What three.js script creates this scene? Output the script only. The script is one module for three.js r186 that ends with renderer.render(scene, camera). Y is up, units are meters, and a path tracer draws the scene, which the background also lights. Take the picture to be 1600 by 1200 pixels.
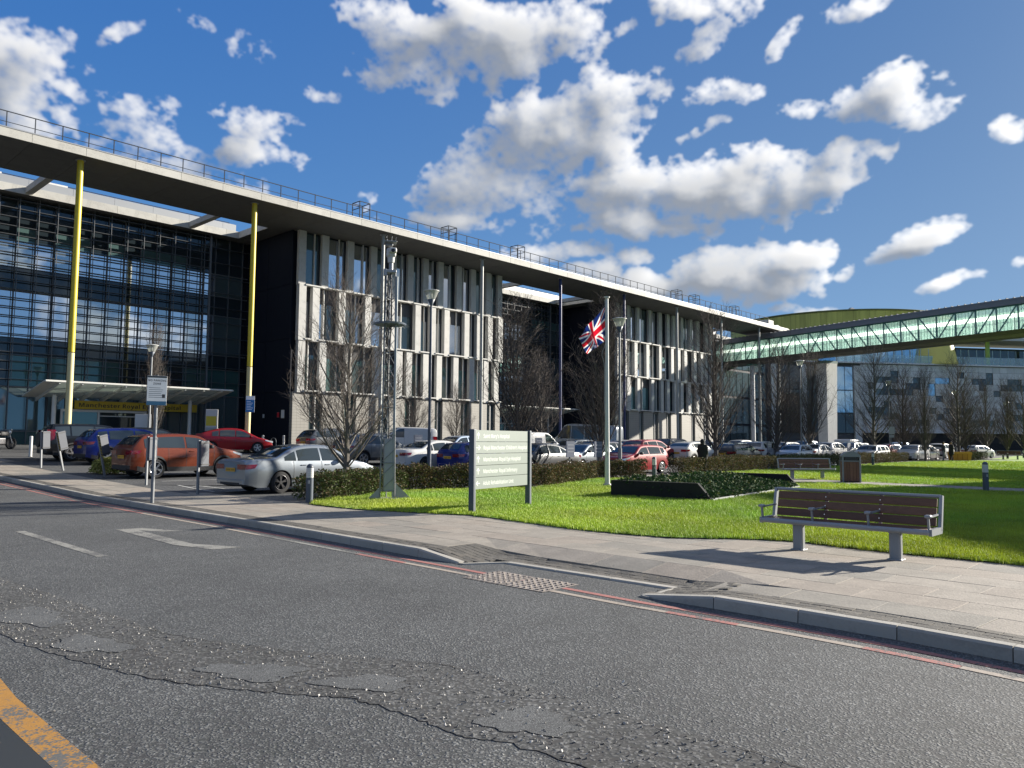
import * as THREE from 'three';
import { mergeGeometries, toCreasedNormals } from 'three/addons/utils/BufferGeometryUtils.js';
import { RoundedBoxGeometry } from 'three/addons/geometries/RoundedBoxGeometry.js';

// ---------------------------------------------------------------- camera, sky, sun, exposure
const scene = new THREE.Scene();
const camera = new THREE.PerspectiveCamera(53.05, 4 / 3, 0.1, 3000);
camera.rotation.order = 'YXZ';
camera.position.set(0, 1.65, 0);
camera.rotation.set(THREE.MathUtils.degToRad(4.19), 0, THREE.MathUtils.degToRad(0.4));
const renderer = new THREE.WebGLRenderer({ antialias: true });
renderer.toneMapping = THREE.LinearToneMapping;
renderer.toneMappingExposure = 2.6;
renderer.shadowMap.enabled = true;
const SUN = new THREE.Vector3(0.857, 0.3256, -0.3996).normalize();
const sun = new THREE.DirectionalLight(new THREE.Color(1.0, 0.93, 0.82), 5);
sun.position.copy(SUN).multiplyScalar(200);
sun.castShadow = true;
sun.shadow.mapSize.set(4096, 4096);
Object.assign(sun.shadow.camera, { left: -140, right: 140, top: 140, bottom: -140, near: 1, far: 500 });
scene.add(sun, sun.target);

function rng(seed) {
  let s = seed >>> 0;
  return () => { s = (s + 0x6d2b79f5) | 0; let t = Math.imul(s ^ (s >>> 15), 1 | s); t = (t + Math.imul(t ^ (t >>> 7), 61 | t)) ^ t; return ((t ^ (t >>> 14)) >>> 0) / 4294967296; };
}
const PERM = new Uint8Array(512), PV = new Float32Array(256);
{ const r = rng(77), p = [...Array(256).keys()]; for (let i = 255; i > 0; i--) { const j = Math.floor(r() * (i + 1)); [p[i], p[j]] = [p[j], p[i]]; } for (let i = 0; i < 512; i++) PERM[i] = p[i & 255]; for (let i = 0; i < 256; i++) PV[i] = r() * 2 - 1; }
function vnoise(x, y, z) {   // value noise, -1..1
  const xi = Math.floor(x), yi = Math.floor(y), zi = Math.floor(z);
  let u = x - xi, v = y - yi, w = z - zi; u = u * u * (3 - 2 * u); v = v * v * (3 - 2 * v); w = w * w * (3 - 2 * w);
  const X = xi & 255, Y = yi & 255, Z = zi & 255;
  const a = PERM[X] + Y, b = PERM[X + 1] + Y, aa = PERM[a & 511] + Z, ab = PERM[(a + 1) & 511] + Z, ba = PERM[b & 511] + Z, bb = PERM[(b + 1) & 511] + Z;
  const g = (i) => PV[PERM[i & 511]];
  const x1 = g(aa) + u * (g(ba) - g(aa)), x2 = g(ab) + u * (g(bb) - g(ab)), x3 = g(aa + 1) + u * (g(ba + 1) - g(aa + 1)), x4 = g(ab + 1) + u * (g(bb + 1) - g(ab + 1));
  const y1 = x1 + v * (x2 - x1), y2 = x3 + v * (x4 - x3);
  return y1 + w * (y2 - y1);
}
function fbm(x, y, z, o) { let s = 0, a = 0.5; for (let i = 0; i < o; i++) { s += a * vnoise(x, y, z); x = x * 2.03 + 7.1; y = y * 2.03 + 3.7; z = z * 2.03 + 1.3; a *= 0.5; } return s; }
const clamp = THREE.MathUtils.clamp, sstep = THREE.MathUtils.smoothstep, lerp = THREE.MathUtils.lerp;

// The sky as air and broken cumulus, by direction: [azimuth, elevation, half width, half height, tilt, thickness, density] of each cloud.
const SKY = 0.365;
const CLOUDS = [[-2.151,0.371,0.086,0.067,0,1.0,1],[-2.047,0.362,0.057,0.043,20,0.7,0.6],[-2.061,0.436,0.057,0.012,28,0.75,0.6],[-1.974,0.479,0.036,0.011,0,0.5,0.5],[-1.905,0.46,0.037,0.025,0,0.6,0.5],[-1.891,0.374,0.069,0.039,-20,0.9,0.8],[-1.898,0.344,0.04,0.023,0,0.75,1],[-1.821,0.418,0.037,0.012,15,0.6,0.6],[-1.779,0.518,0.051,0.024,0,0.8,0.8],[-1.626,0.487,0.181,0.068,5,1.25,1],[-1.488,0.494,0.103,0.061,20,1.0,1],[-1.488,0.397,0.128,0.075,0,1.35,1],[-1.581,0.333,0.102,0.068,0,1.1,0.6],[-1.331,0.326,0.207,0.045,-3,1.3,1],[-1.404,0.291,0.117,0.034,-5,1.1,1],[-1.184,0.326,0.075,0.031,8,1.1,1],[-1.636,0.281,0.063,0.019,0,1.0,1],[-1.513,0.25,0.051,0.013,0,0.7,0.6],[-1.405,0.242,0.05,0.014,5,0.8,0.8],[-1.471,0.224,0.038,0.016,0,1.1,1],[-1.397,0.206,0.075,0.018,-10,1.1,1],[-1.269,0.21,0.101,0.038,0,1.2,1],[-1.246,0.236,0.072,0.025,8,1.1,1],[-1.076,0.234,0.089,0.019,16,1.0,1],[-1.059,0.247,0.052,0.02,10,1.0,1],[-1.104,0.393,0.073,0.033,0,1.05,0.8],[-1.098,0.368,0.038,0.018,0,0.8,0.8],[-1.212,0.402,0.031,0.013,0,0.7,0.6],[-1.293,0.42,0.066,0.02,18,0.85,0.8],[-1.322,0.383,0.04,0.01,5,0.8,0.8],[-1.296,0.495,0.1,0.025,28,0.95,0.7],[-1.211,0.48,0.065,0.011,35,0.8,0.7],[-1.336,0.522,0.101,0.022,0,0.9,0.8],[-1.122,0.489,0.055,0.014,0,0.8,0.8],[-0.978,0.344,0.032,0.02,0,1.0,0.9],[-1.039,0.183,0.038,0.01,0,0.9,0.9],[-1.165,0.213,0.031,0.015,0,0.7,0.8],[-0.98,0.197,0.015,0.01,0,0.8,0.8],[-1.757,0.296,0.025,0.048,0,0.3,0.4],[-1.206,0.164,0.055,0.008,0,0.6,0.6],[-1.016,0.468,0.044,0.009,0,0.6,0.6],[-2.003,0.315,0.116,0.025,-12,0.45,0.4],[-1.421,0.164,0.1,0.01,0,0.4,0.6]];
{
  const W = 4096, H = 2048, H0 = H / 2, data = new Float32Array(W * H * 4), dens = new Float32Array(W * H0);
  const HW = 1024, HH = 256, wide = new Float32Array(HW * HH);   // broad cloud cover away from the listed clouds
  for (let j = 0; j < HH; j++) for (let i = 0; i < HW; i++) {
    const el = ((j + 0.5) / HH) * Math.PI / 2, az = ((i + 0.5) / HW - 0.5) * 2 * Math.PI, k = 1 / (Math.sin(el) + 0.22), x = Math.cos(az) * Math.cos(el) * k, z = Math.sin(az) * Math.cos(el) * k;
    wide[j * HW + i] = fbm(x * 1.5 + 20, 3, z * 1.5, 3) * 3.0 - 0.15;
  }
  const aimAz = -Math.PI / 2;
  for (let j = 0; j < H0; j++) {
    const el = ((j + 0.5) / H0) * Math.PI / 2, ce = Math.cos(el), sy = Math.sin(el);
    const row = CLOUDS.filter((c) => Math.abs(el - c[1]) < (c[2] + c[3]) * 1.7);
    for (let i = 0; i < W; i++) {
      const az = ((i + 0.5) / W - 0.5) * 2 * Math.PI, cx = Math.cos(az) * ce, cz = Math.sin(az) * ce;
      const off = Math.max(Math.abs(az - aimAz) - 0.66, (el - 0.62) * 1.2), out = sstep(off, 0, 0.12);
      let env = -1.0, soft = 0.8;
      if (out < 1) {
        const wx = vnoise(cx * 9, sy * 9, cz * 9) * 0.03 + vnoise(cx * 24, sy * 24, cz * 24) * 0.012, wy = vnoise(cx * 9 + 40, sy * 9, cz * 9) * 0.02 + vnoise(cx * 24 + 40, sy * 24, cz * 24) * 0.01;
        for (const c of row) {
          const dx = az - c[0] + wx, dy = el - c[1] + wy, t = c[4] * 0.01745, ct = Math.cos(t), st = Math.sin(t);
          const a = (dx * ct + dy * st) / (c[2] * 0.86), b = (-dx * st + dy * ct) / (c[3] * 0.86), e = c[5] * (1.0 - (a * a + b * b) * 0.8);
          if (e > env) { env = e; soft = c[6]; }
        }
      }
      if (out > 0) env = lerp(env, clamp(wide[Math.min(HH - 1, Math.floor(j / H0 * HH)) * HW + Math.floor(i / W * HW)], -1, 1.2), out);
      let d = 0;
      if (env > -0.95) {
        const s = 10, n = fbm(cx * s, sy * s * 1.35, cz * s, 4), m = fbm(cx * 31 + 5, sy * 40, cz * 31, 3), bl = 1 - 2.6 * Math.abs(fbm(cx * 22, sy * 28, cz * 22, 4)), bl2 = 1 - 2.4 * Math.abs(vnoise(cx * 61 + 9, sy * 78, cz * 61)), fine = fbm(cx * 120, sy * 155, cz * 120, 4);
        d = env * 0.78 + n * 0.85 + m * 0.6 + (bl - 0.45) * 0.46 * soft + bl2 * 0.06 * soft - 0.20; d += fine * (1.1 - 0.55 * soft) * sstep(d, -0.2, 0.12);
        d = d > 0 ? d * (0.18 + 0.82 * soft) : 0;
      }
      dens[j * W + i] = d;
    }
  }
  const QW = W / 4, QH = H0 / 4, q0 = new Float32Array(QW * QH), q1 = new Float32Array(QW * QH);   // softened copy, for how deep the light has come
  for (let j = 0; j < QH; j++) for (let i = 0; i < QW; i++) { let t = 0; for (let b = 0; b < 4; b++) for (let a = 0; a < 4; a++) t += dens[(j * 4 + b) * W + i * 4 + a]; q0[j * QW + i] = t / 16; }
  for (let p = 0; p < 2; p++) {
    for (let j = 0; j < QH; j++) for (let i = 0; i < QW; i++) q1[j * QW + i] = (q0[j * QW + (i + QW - 1) % QW] + 2 * q0[j * QW + i] + q0[j * QW + (i + 1) % QW]) / 4;
    for (let j = 0; j < QH; j++) for (let i = 0; i < QW; i++) q0[j * QW + i] = (q1[Math.max(j - 1, 0) * QW + i] + 2 * q1[j * QW + i] + q1[Math.min(j + 1, QH - 1) * QW + i]) / 4;
  }
  const at = (i, j) => {
    const x = i / 4 - 0.5, y = j / 4 - 0.5, xi = Math.floor(x), yi = Math.floor(y), u = x - xi, v = y - yi;
    if (yi < 0 || yi >= QH - 1) return 0;
    const a = (xi + QW) % QW, b = (xi + 1 + QW) % QW;
    return lerp(lerp(q0[yi * QW + a], q0[yi * QW + b], u), lerp(q0[(yi + 1) * QW + a], q0[(yi + 1) * QW + b], u), v);
  };
  const sunAz = Math.atan2(SUN.z, SUN.x);
  for (let j = 0; j < H; j++) {
    const el = ((j + 0.5) / H - 0.5) * Math.PI, ce = Math.cos(el), up = Math.max(el, 0), y = Math.sin(up);
    for (let i = 0; i < W; i++) {
      const az = ((i + 0.5) / W - 0.5) * 2 * Math.PI, cs = Math.cos(az) * ce * SUN.x + Math.sin(el) * SUN.y + Math.sin(az) * ce * SUN.z;
      const near = Math.pow(clamp(cs * 0.5 + 0.5, 0, 1), 3.2), hz = Math.pow(1 - y, 3.2);
      let r = lerp(0.020, 0.105, near) + hz * lerp(0.16, 0.30, near), g = lerp(0.138, 0.225, near) + hz * lerp(0.325, 0.37, near), b = lerp(0.49, 0.47, near) + hz * lerp(0.34, 0.34, near);
      const glow = 0.5 * Math.pow(clamp(cs, 0, 1), 24); r += glow; g += glow * 0.95; b += glow * 0.85;
      const jj = j - H0;
      if (jj >= 0) {
        const d = dens[jj * W + i];
        if (d > 0) {
          let sh = 0, da = Math.sin(sunAz - az) > 0 ? 1 : -1;
          for (let k = 1; k <= 9; k++) sh += at(i + da * k * 5.2 / Math.max(ce, 0.3), jj + k * 4.6) * (1.15 - k * 0.08);
          const T = Math.exp(-sh * 0.72) * 0.78 + Math.exp(-d * 1.4) * 0.22, a = (1 - Math.exp(-d * 2.6)) * sstep(el, 0.0, 0.05);
          const dn = (p, q) => (jj + q < H0 ? dens[(jj + q) * W + ((i + da * p + W) % W)] : 0), rel = 0.16 * (d - dn(5, 4)) + 0.75 * (at(i, jj) - at(i + da * 17, jj + 14)), lit = clamp(T * 1.05 + clamp(rel, -0.28, 0.34), 0, 1), f = 1 + 0.35 * near * lit;
          const cr = lerp(0.34, 1.08, lit) * f, cg = lerp(0.37, 1.065, lit) * f, cb = lerp(0.42, 1.04, lit) * f;
          r = lerp(r, cr, a); g = lerp(g, cg, a); b = lerp(b, cb, a);
        }
      } else { const k = clamp(1 + el * 3, 0.25, 1); r = lerp(0.13, r, k * 0.5); g = lerp(0.13, g, k * 0.5); b = lerp(0.13, b, k * 0.5); }
      const o = (j * W + i) * 4; data[o] = r * SKY; data[o + 1] = g * SKY; data[o + 2] = b * SKY; data[o + 3] = 1;
    }
  }
  const sky = new THREE.DataTexture(data, W, H, THREE.RGBAFormat, THREE.FloatType);
  sky.mapping = THREE.EquirectangularReflectionMapping; sky.magFilter = sky.minFilter = THREE.LinearFilter; sky.needsUpdate = true;
  scene.background = sky; scene.environment = sky;
}
// ---------------------------------------------------------------- helpers
const V = (x, y, z) => new THREE.Vector3(x, y, z), TAU = Math.PI * 2, RAD = Math.PI / 180;
const taken = {};
function numbered(n) { const k = taken[n] = (taken[n] ?? -1) + 1; return k ? n + '_' + String(k).padStart(3, '0') : n; }
function mesh(name, geo, mat, parent) { const m = new THREE.Mesh(Array.isArray(geo) ? merge(geo) : geo, mat); m.name = parent ? name : numbered(name); (parent || scene).add(m); return m; }
function tag(o, label, category, group) { o.userData.label = label; o.userData.category = category; if (group) o.userData.group = group; return o; }
function thing(name, label, category, p = [0, 0, 0], ry = 0, group) { const g = new THREE.Group(); g.name = numbered(name); g.position.set(...p); g.rotation.y = ry; scene.add(g); return tag(g, label, category, group); }
function kind(o, k) { o.userData.kind = k; return o; }
function copyOf(o, label, p, ry = 0) { const c = o.clone(); c.name = numbered(o.name.replace(/_\d{3}$/, '')); c.userData = { ...o.userData, label }; c.position.set(...p); c.rotation.y = ry; scene.add(c); return c; }
function merge(list) { list = list.map((g) => { g = g.index ? g.toNonIndexed() : g; for (const k of Object.keys(g.attributes)) if (!['position', 'normal', 'uv', 'color'].includes(k)) g.deleteAttribute(k); return g; }); const col = list.every((g) => g.attributes.color); if (!col) list.forEach((g) => g.deleteAttribute('color')); if (!list.every((g) => g.attributes.uv)) list.forEach((g) => g.deleteAttribute('uv')); return mergeGeometries(list); }
function metreUV(g, s = 1, ox = 0, oy = 0) {   // uv in metres, each face laid flat
  g = g.index ? g.toNonIndexed() : g; const p = g.attributes.position, n = g.attributes.normal, uv = new Float32Array(p.count * 2);
  for (let i = 0; i < p.count; i++) { const ax = Math.abs(n.getX(i)), ay = Math.abs(n.getY(i)), az = Math.abs(n.getZ(i)); const [u, v] = ay >= ax && ay >= az ? [p.getX(i), -p.getZ(i)] : ax > az ? [p.getZ(i), p.getY(i)] : [p.getX(i), p.getY(i)]; uv[i * 2] = u * s + ox; uv[i * 2 + 1] = v * s + oy; }
  g.setAttribute('uv', new THREE.BufferAttribute(uv, 2)); return g;
}
const box = (w, h, d, x = 0, y = 0, z = 0) => new THREE.BoxGeometry(w, h, d).translate(x, y, z);
const rbox = (w, h, d, x = 0, y = 0, z = 0, r = 0.02, s = 2) => new RoundedBoxGeometry(w, h, d, s, Math.min(r, w / 2.01, h / 2.01, d / 2.01)).translate(x, y, z);
const cyl = (r0, r1, h, n = 12, x = 0, y = 0, z = 0) => new THREE.CylinderGeometry(r0, r1, h, n).translate(x, y, z);   // top radius, bottom radius
function bar(a, b, r, n = 6, r2 = r) { const d = b.clone().sub(a), g = new THREE.CylinderGeometry(r2, r, d.length(), n, 1); g.applyQuaternion(new THREE.Quaternion().setFromUnitVectors(V(0, 1, 0), d.clone().normalize())); return g.translate((a.x + b.x) / 2, (a.y + b.y) / 2, (a.z + b.z) / 2); }
function beam(a, b, w, h) { const d = b.clone().sub(a), g = new THREE.BoxGeometry(w, h, d.length()); const m = new THREE.Matrix4().lookAt(b, a, V(0, 1, 0)); g.applyMatrix4(m); return g.translate((a.x + b.x) / 2, (a.y + b.y) / 2, (a.z + b.z) / 2); }
function prism(pts, depth) { const g = new THREE.ExtrudeGeometry(new THREE.Shape(pts.map(([x, y]) => new THREE.Vector2(x, y))), { depth, bevelEnabled: false }); return g; }
function quadGeo(a, b, c, d) { const g = new THREE.BufferGeometry(); g.setAttribute('position', new THREE.Float32BufferAttribute([...a, ...b, ...c, ...a, ...c, ...d], 3)); g.setAttribute('uv', new THREE.Float32BufferAttribute([0, 0, 1, 0, 1, 1, 0, 0, 1, 1, 0, 1], 2)); g.computeVertexNormals(); return g; }
const col = (r, g, b) => new THREE.Color().setRGB(r, g, b);
const std = (c, roughness = 0.8, metalness = 0, o = {}) => new THREE.MeshStandardMaterial({ color: Array.isArray(c) ? col(...c) : c, roughness, metalness, ...o });
const phys = (c, o) => new THREE.MeshPhysicalMaterial({ color: Array.isArray(c) ? col(...c) : c, ...o });
function pixelTex(n, fn, rep = 1, srgb = false, m = n) {
  const d = new Uint8Array(n * m * 4); const c = [0, 0, 0];
  for (let j = 0; j < m; j++) for (let i = 0; i < n; i++) { fn(i / n, j / m, c, i, j); const o = (j * n + i) * 4; for (let k = 0; k < 3; k++) d[o + k] = clamp(c[k], 0, 1) * 255; d[o + 3] = 255; }
  const t = new THREE.DataTexture(d, n, m); t.wrapS = t.wrapT = THREE.RepeatWrapping; t.magFilter = THREE.LinearFilter; t.minFilter = THREE.LinearMipmapLinearFilter; t.repeat.set(1 / rep, 1 / rep); if (srgb) t.colorSpace = THREE.SRGBColorSpace; t.needsUpdate = true; return t;
}
function canvasTex(w, h, draw) { const c = document.createElement('canvas'); c.width = w; c.height = h; draw(c.getContext('2d'), w, h); const t = new THREE.CanvasTexture(c); t.colorSpace = THREE.SRGBColorSpace; t.anisotropy = 8; return t; }
function grid(n, r, k) {   // tiling value noise: n lattice cells a side
  const q = rng(r), a = new Float32Array(n * n); for (let i = 0; i < n * n; i++) a[i] = q(); return (u, v) => { const x = u * n, y = v * n, xi = Math.floor(x), yi = Math.floor(y); let s = x - xi, t = y - yi; s = s * s * (3 - 2 * s); t = t * t * (3 - 2 * t); const X = ((xi % n) + n) % n, Y = ((yi % n) + n) % n, X1 = (X + 1) % n, Y1 = (Y + 1) % n; return lerp(lerp(a[Y * n + X], a[Y * n + X1], s), lerp(a[Y1 * n + X], a[Y1 * n + X1], s), t); };
}

// ---------------------------------------------------------------- the lie of the land: the car park climbs about a metre towards the hospital front
const PHI = 46.75 * RAD, BX = -24.1, BZ = -41.82, UX = Math.cos(PHI), UZ = -Math.sin(PHI), NX = Math.sin(PHI), NZ = Math.cos(PHI);
const ahead = (x, z) => (x - BX) * NX + (z - BZ) * NZ;
const hgt = (x, z) => Math.pow(clamp((22 - ahead(x, z)) / 26, 0, 1.15), 1.2);
const BW = (x, z) => [BX + x * UX + z * NX, BZ + x * UZ + z * NZ];   // a point of the hospital's own plan, in the world

// A polygon of [x, z] as a sheet that follows the land, cut fine enough to bend with it.
function sheet(poly, off, most = 2.5, holes = []) {
  const c = poly.map(([x, z]) => new THREE.Vector2(x, z)), hs = holes.map((h) => h.map(([x, z]) => new THREE.Vector2(x, z)));
  if (THREE.ShapeUtils.isClockWise(c)) c.reverse();
  hs.forEach((h) => { if (!THREE.ShapeUtils.isClockWise(h)) h.reverse(); });
  const all = [...c, ...hs.flat()];
  let tris = THREE.ShapeUtils.triangulateShape(c, hs).map((t) => t.map((i) => [all[i].x, all[i].y]));
  const bends = (t) => t.some((p) => ahead(p[0], p[1]) < 22.5);
  for (let pass = 0; pass < 9; pass++) {
    const next = []; let cut = false;
    for (const t of tris) {
      const L = [0, 1, 2].map((k) => Math.hypot(t[k][0] - t[(k + 1) % 3][0], t[k][1] - t[(k + 1) % 3][1])), k = L.indexOf(Math.max(...L));
      if (L[k] > most && bends(t)) { const a = t[k], b = t[(k + 1) % 3], d = t[(k + 2) % 3], m = [(a[0] + b[0]) / 2, (a[1] + b[1]) / 2]; next.push([a, m, d], [m, b, d]); cut = true; } else next.push(t);
    }
    tris = next; if (!cut) break;
  }
  const pos = [], uv = [];
  for (const t of tris) for (const p of [t[0], t[2], t[1]]) { pos.push(p[0], hgt(p[0], p[1]) + off, p[1]); uv.push(p[0], -p[1]); }
  const g = new THREE.BufferGeometry(); g.setAttribute('position', new THREE.Float32BufferAttribute(pos, 3)); g.setAttribute('uv', new THREE.Float32BufferAttribute(uv, 2)); g.computeVertexNormals(); return g;
}
// A line of [x, z] moved sideways: positive to the right of its run seen from above with z down the page.
function offset(line, d) {
  return line.map((p, i) => { const a = line[Math.max(i - 1, 0)], b = line[Math.min(i + 1, line.length - 1)], dx = b[0] - a[0], dz = b[1] - a[1], l = Math.hypot(dx, dz); const D = typeof d === 'function' ? d(i) : d; return [p[0] - dz / l * D, p[1] + dx / l * D]; });
}
function walk(line) {   // -> (s) => [x, z, dirx, dirz], total length
  const L = [0]; for (let i = 1; i < line.length; i++) L.push(L[i - 1] + Math.hypot(line[i][0] - line[i - 1][0], line[i][1] - line[i - 1][1]));
  const f = (s) => { let i = 1; while (i < L.length - 1 && L[i] < s) i++; const t = (s - L[i - 1]) / (L[i] - L[i - 1]), a = line[i - 1], b = line[i], l = L[i] - L[i - 1]; return [lerp(a[0], b[0], t), lerp(a[1], b[1], t), (b[0] - a[0]) / l, (b[1] - a[1]) / l]; };
  f.length_ = L[L.length - 1]; return f;
}
function smooth(line, n = 6) { const c = new THREE.CatmullRomCurve3(line.map(([x, z]) => V(x, 0, z)), false, 'centripetal'); return c.getPoints(line.length * n).map((p) => [p.x, p.z]); }
// ---------------------------------------------------------------- surface textures
const TX = {};
{
  const a = grid(16, 1), b = grid(64, 2), big = grid(5, 4), r = rng(5), N = 2048, g = new Float32Array(N * N).fill(0.5);
  // stones of the asphalt: thousands of small rounded chips of unlike tone in dark binder
  for (let k = 0; k < 130000; k++) { const cx = r() * N, cy = r() * N, s = 1.5 + r() * r() * 4.2, t = 0.20 + 0.72 * Math.pow(r(), 1.8); for (let y = -Math.ceil(s); y <= s; y++) for (let x = -Math.ceil(s); x <= s; x++) if (x * x + y * y <= s * s) g[((Math.floor(cy + y) + N) % N) * N + (Math.floor(cx + x) + N) % N] = t * (1 - 0.25 * (x * x + y * y) / (s * s)); }
  for (let i = 0; i < N * N; i++) if (g[i] === 0.5) g[i] = 0.08;
  TX.asphalt = pixelTex(N, (u, v, c, i, j) => { const t = g[j * N + i], w = 0.72 + 0.16 * a(u, v) + 0.14 * b(u, v) + 0.26 * big(u, v); c[0] = (0.035 + 0.235 * t) * w; c[1] = (0.037 + 0.24 * t) * w; c[2] = (0.040 + 0.245 * t) * w; }, 4.6);
  TX.asphaltBump = pixelTex(1024, (u, v, c, i, j) => { c[0] = c[1] = c[2] = g[j * 2 * N + i * 2]; }, 4.6);
  const s1 = grid(256, 11), s2 = grid(90, 12), s3 = grid(9, 13), q = rng(14);
  TX.slab = pixelTex(1024, (u, v, c) => { const t = s1(u, v), m = s2(u, v), w = 0.76 + 0.2 * m + 0.24 * s3(u, v) + 0.30 * (t - 0.5) + (q() - 0.5) * 0.14; c[0] = 0.80 * w; c[1] = 0.77 * w; c[2] = 0.74 * w; }, 1.7);
  TX.slabBump = pixelTex(512, (u, v, c) => { c[0] = c[1] = c[2] = 0.5 * s1(u, v) + 0.5 * s2(u, v); }, 1.7);
  const w1 = grid(8, 21), w2 = grid(40, 22), w3 = grid(170, 23);
  TX.concrete = pixelTex(512, (u, v, c) => { const w = 0.70 + 0.26 * w1(u, v) + 0.16 * w2(u, v) + 0.16 * w3(u, v); c[0] = c[1] = c[2] = w; }, 2.4);
  TX.wood = pixelTex(512, (u, v, c) => { const k = w1(u * 0.5, v * 3) * 5 + v * 26 + w2(u * 0.25, v) * 2, ring = 0.5 + 0.5 * Math.sin(k * 2.2), w = 0.62 + 0.26 * ring * w2(u * 0.5, v * 4) + 0.26 * w3(u * 0.12, v * 2); c[0] = w; c[1] = w * 0.97; c[2] = w * 0.94; }, 1);
  TX.streak = pixelTex(512, (u, v, c) => { const w = 0.80 + 0.16 * w2(u, v * 0.2) + 0.12 * w3(u, v * 0.15) + 0.06 * w1(u, v); c[0] = c[1] = c[2] = w; }, 3);
  TX.lawn = pixelTex(1024, (u, v, c) => { const t = s1(u, v), w = 0.55 + 0.4 * s2(u, v) + 0.3 * s3(u, v) + 0.35 * (t - 0.5); c[0] = 0.62 * w; c[1] = 0.98 * w; c[2] = 0.16 * w; }, 3.1);
  TX.worn = pixelTex(512, (u, v, c) => { const t = 0.5 * s1(u, v) + 0.3 * s2(u, v) + 0.35 * w1(u, v), k = sstep(t, 0.36, 0.62); c[0] = c[1] = c[2] = k; }, 1.3);
}
const M = {};
M.asphalt = std([0.80, 0.795, 0.75], 0.82, 0, { map: TX.asphalt, bumpMap: TX.asphaltBump, bumpScale: 0.006 });
M.carpark = std([0.66, 0.655, 0.64], 0.85, 0, { map: TX.asphalt, bumpMap: TX.asphaltBump, bumpScale: 0.004 });
M.slabs = [[0.32, 0.30, 0.262], [0.345, 0.318, 0.277], [0.28, 0.268, 0.238], [0.33, 0.297, 0.256]].map((c) => std(c, 0.85, 0, { map: TX.slab, bumpMap: TX.slabBump, bumpScale: 0.003 }));
M.joint = std([0.11, 0.105, 0.095], 0.95, 0, { map: TX.concrete });
M.sett = [[0.115, 0.11, 0.098], [0.095, 0.092, 0.084], [0.14, 0.132, 0.116]].map((c) => std(c, 0.9, 0, { map: TX.slab, bumpMap: TX.slabBump, bumpScale: 0.004 }));
M.kerb = [[0.33, 0.315, 0.28], [0.30, 0.287, 0.255], [0.36, 0.34, 0.30]].map((c) => std(c, 0.88, 0, { map: TX.concrete, bumpMap: TX.slabBump, bumpScale: 0.002 }));
M.soil = std([0.16, 0.20, 0.06], 1, 0, { map: TX.lawn });
M.lawn = std([0.30, 0.34, 0.10], 1, 0, { map: TX.lawn });
const wornPaint = (c, keep) => { const k = grid(200, 71), m = grid(48, 72), w = grid(6, 73); return std(0xffffff, 0.82, 0, { map: pixelTex(512, (u, v, o) => { const t = sstep(0.45 * k(u, v) + 0.3 * m(u, v) + 0.35 * w(u, v), 0.62 - keep, 0.80 - keep), n = 0.85 + 0.3 * k(u * 1.7, v * 1.7); o[0] = lerp(0.10, c[0], t) * n; o[1] = lerp(0.10, c[1], t) * n; o[2] = lerp(0.096, c[2], t) * n; }, 1.9) }); };
M.paintWhite = wornPaint([0.40, 0.40, 0.38], 0.3);
M.paintRed = wornPaint([0.34, 0.135, 0.115], 0.30);
M.paintPale = wornPaint([0.33, 0.28, 0.23], 0.38);
M.paintOld = wornPaint([0.25, 0.245, 0.22], 0.18);

// ---------------------------------------------------------------- ground, road, pavement
const ROAD = -0.125;
const KERB_A = smooth([[-75, -74], [-40, -45.2], [-25, -33.3], [-18.28, -27.68], [-13.72, -23.78], [-9.99, -20.24], [-7.21, -17.55], [-5.08, -15.49], [-3.09, -13.51], [-1.56, -11.99], [-0.65, -11.1]], 5);
const NOTCH = [[-0.39, -11.52], [1.95, -9.36], [1.48, -8.96]];
const KERB_B = smooth([[1.48, -8.96], [2.09, -8.42], [2.7, -7.86], [3.49, -7.1], [4.15, -6.35], [6.2, -3.8], [9, -0.2], [16, 9]], 5);
const INNER = [[-75, -79.5], [-40, -49.5], [-26, -38.0], [-20.2, -31.6], [-16.79, -29.06], [-12.91, -26.1], [-9.44, -22.93], [-6.03, -20.37], [-4.9, -19.3], [-3.57, -18.15], [-0.89, -16.96], [1.21, -14.44], [2.74, -13.22], [3.82, -13.2], [4.77, -12.84], [5.73, -11.6], [6.93, -10.54], [9.2, -8], [20, 6]];
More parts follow.
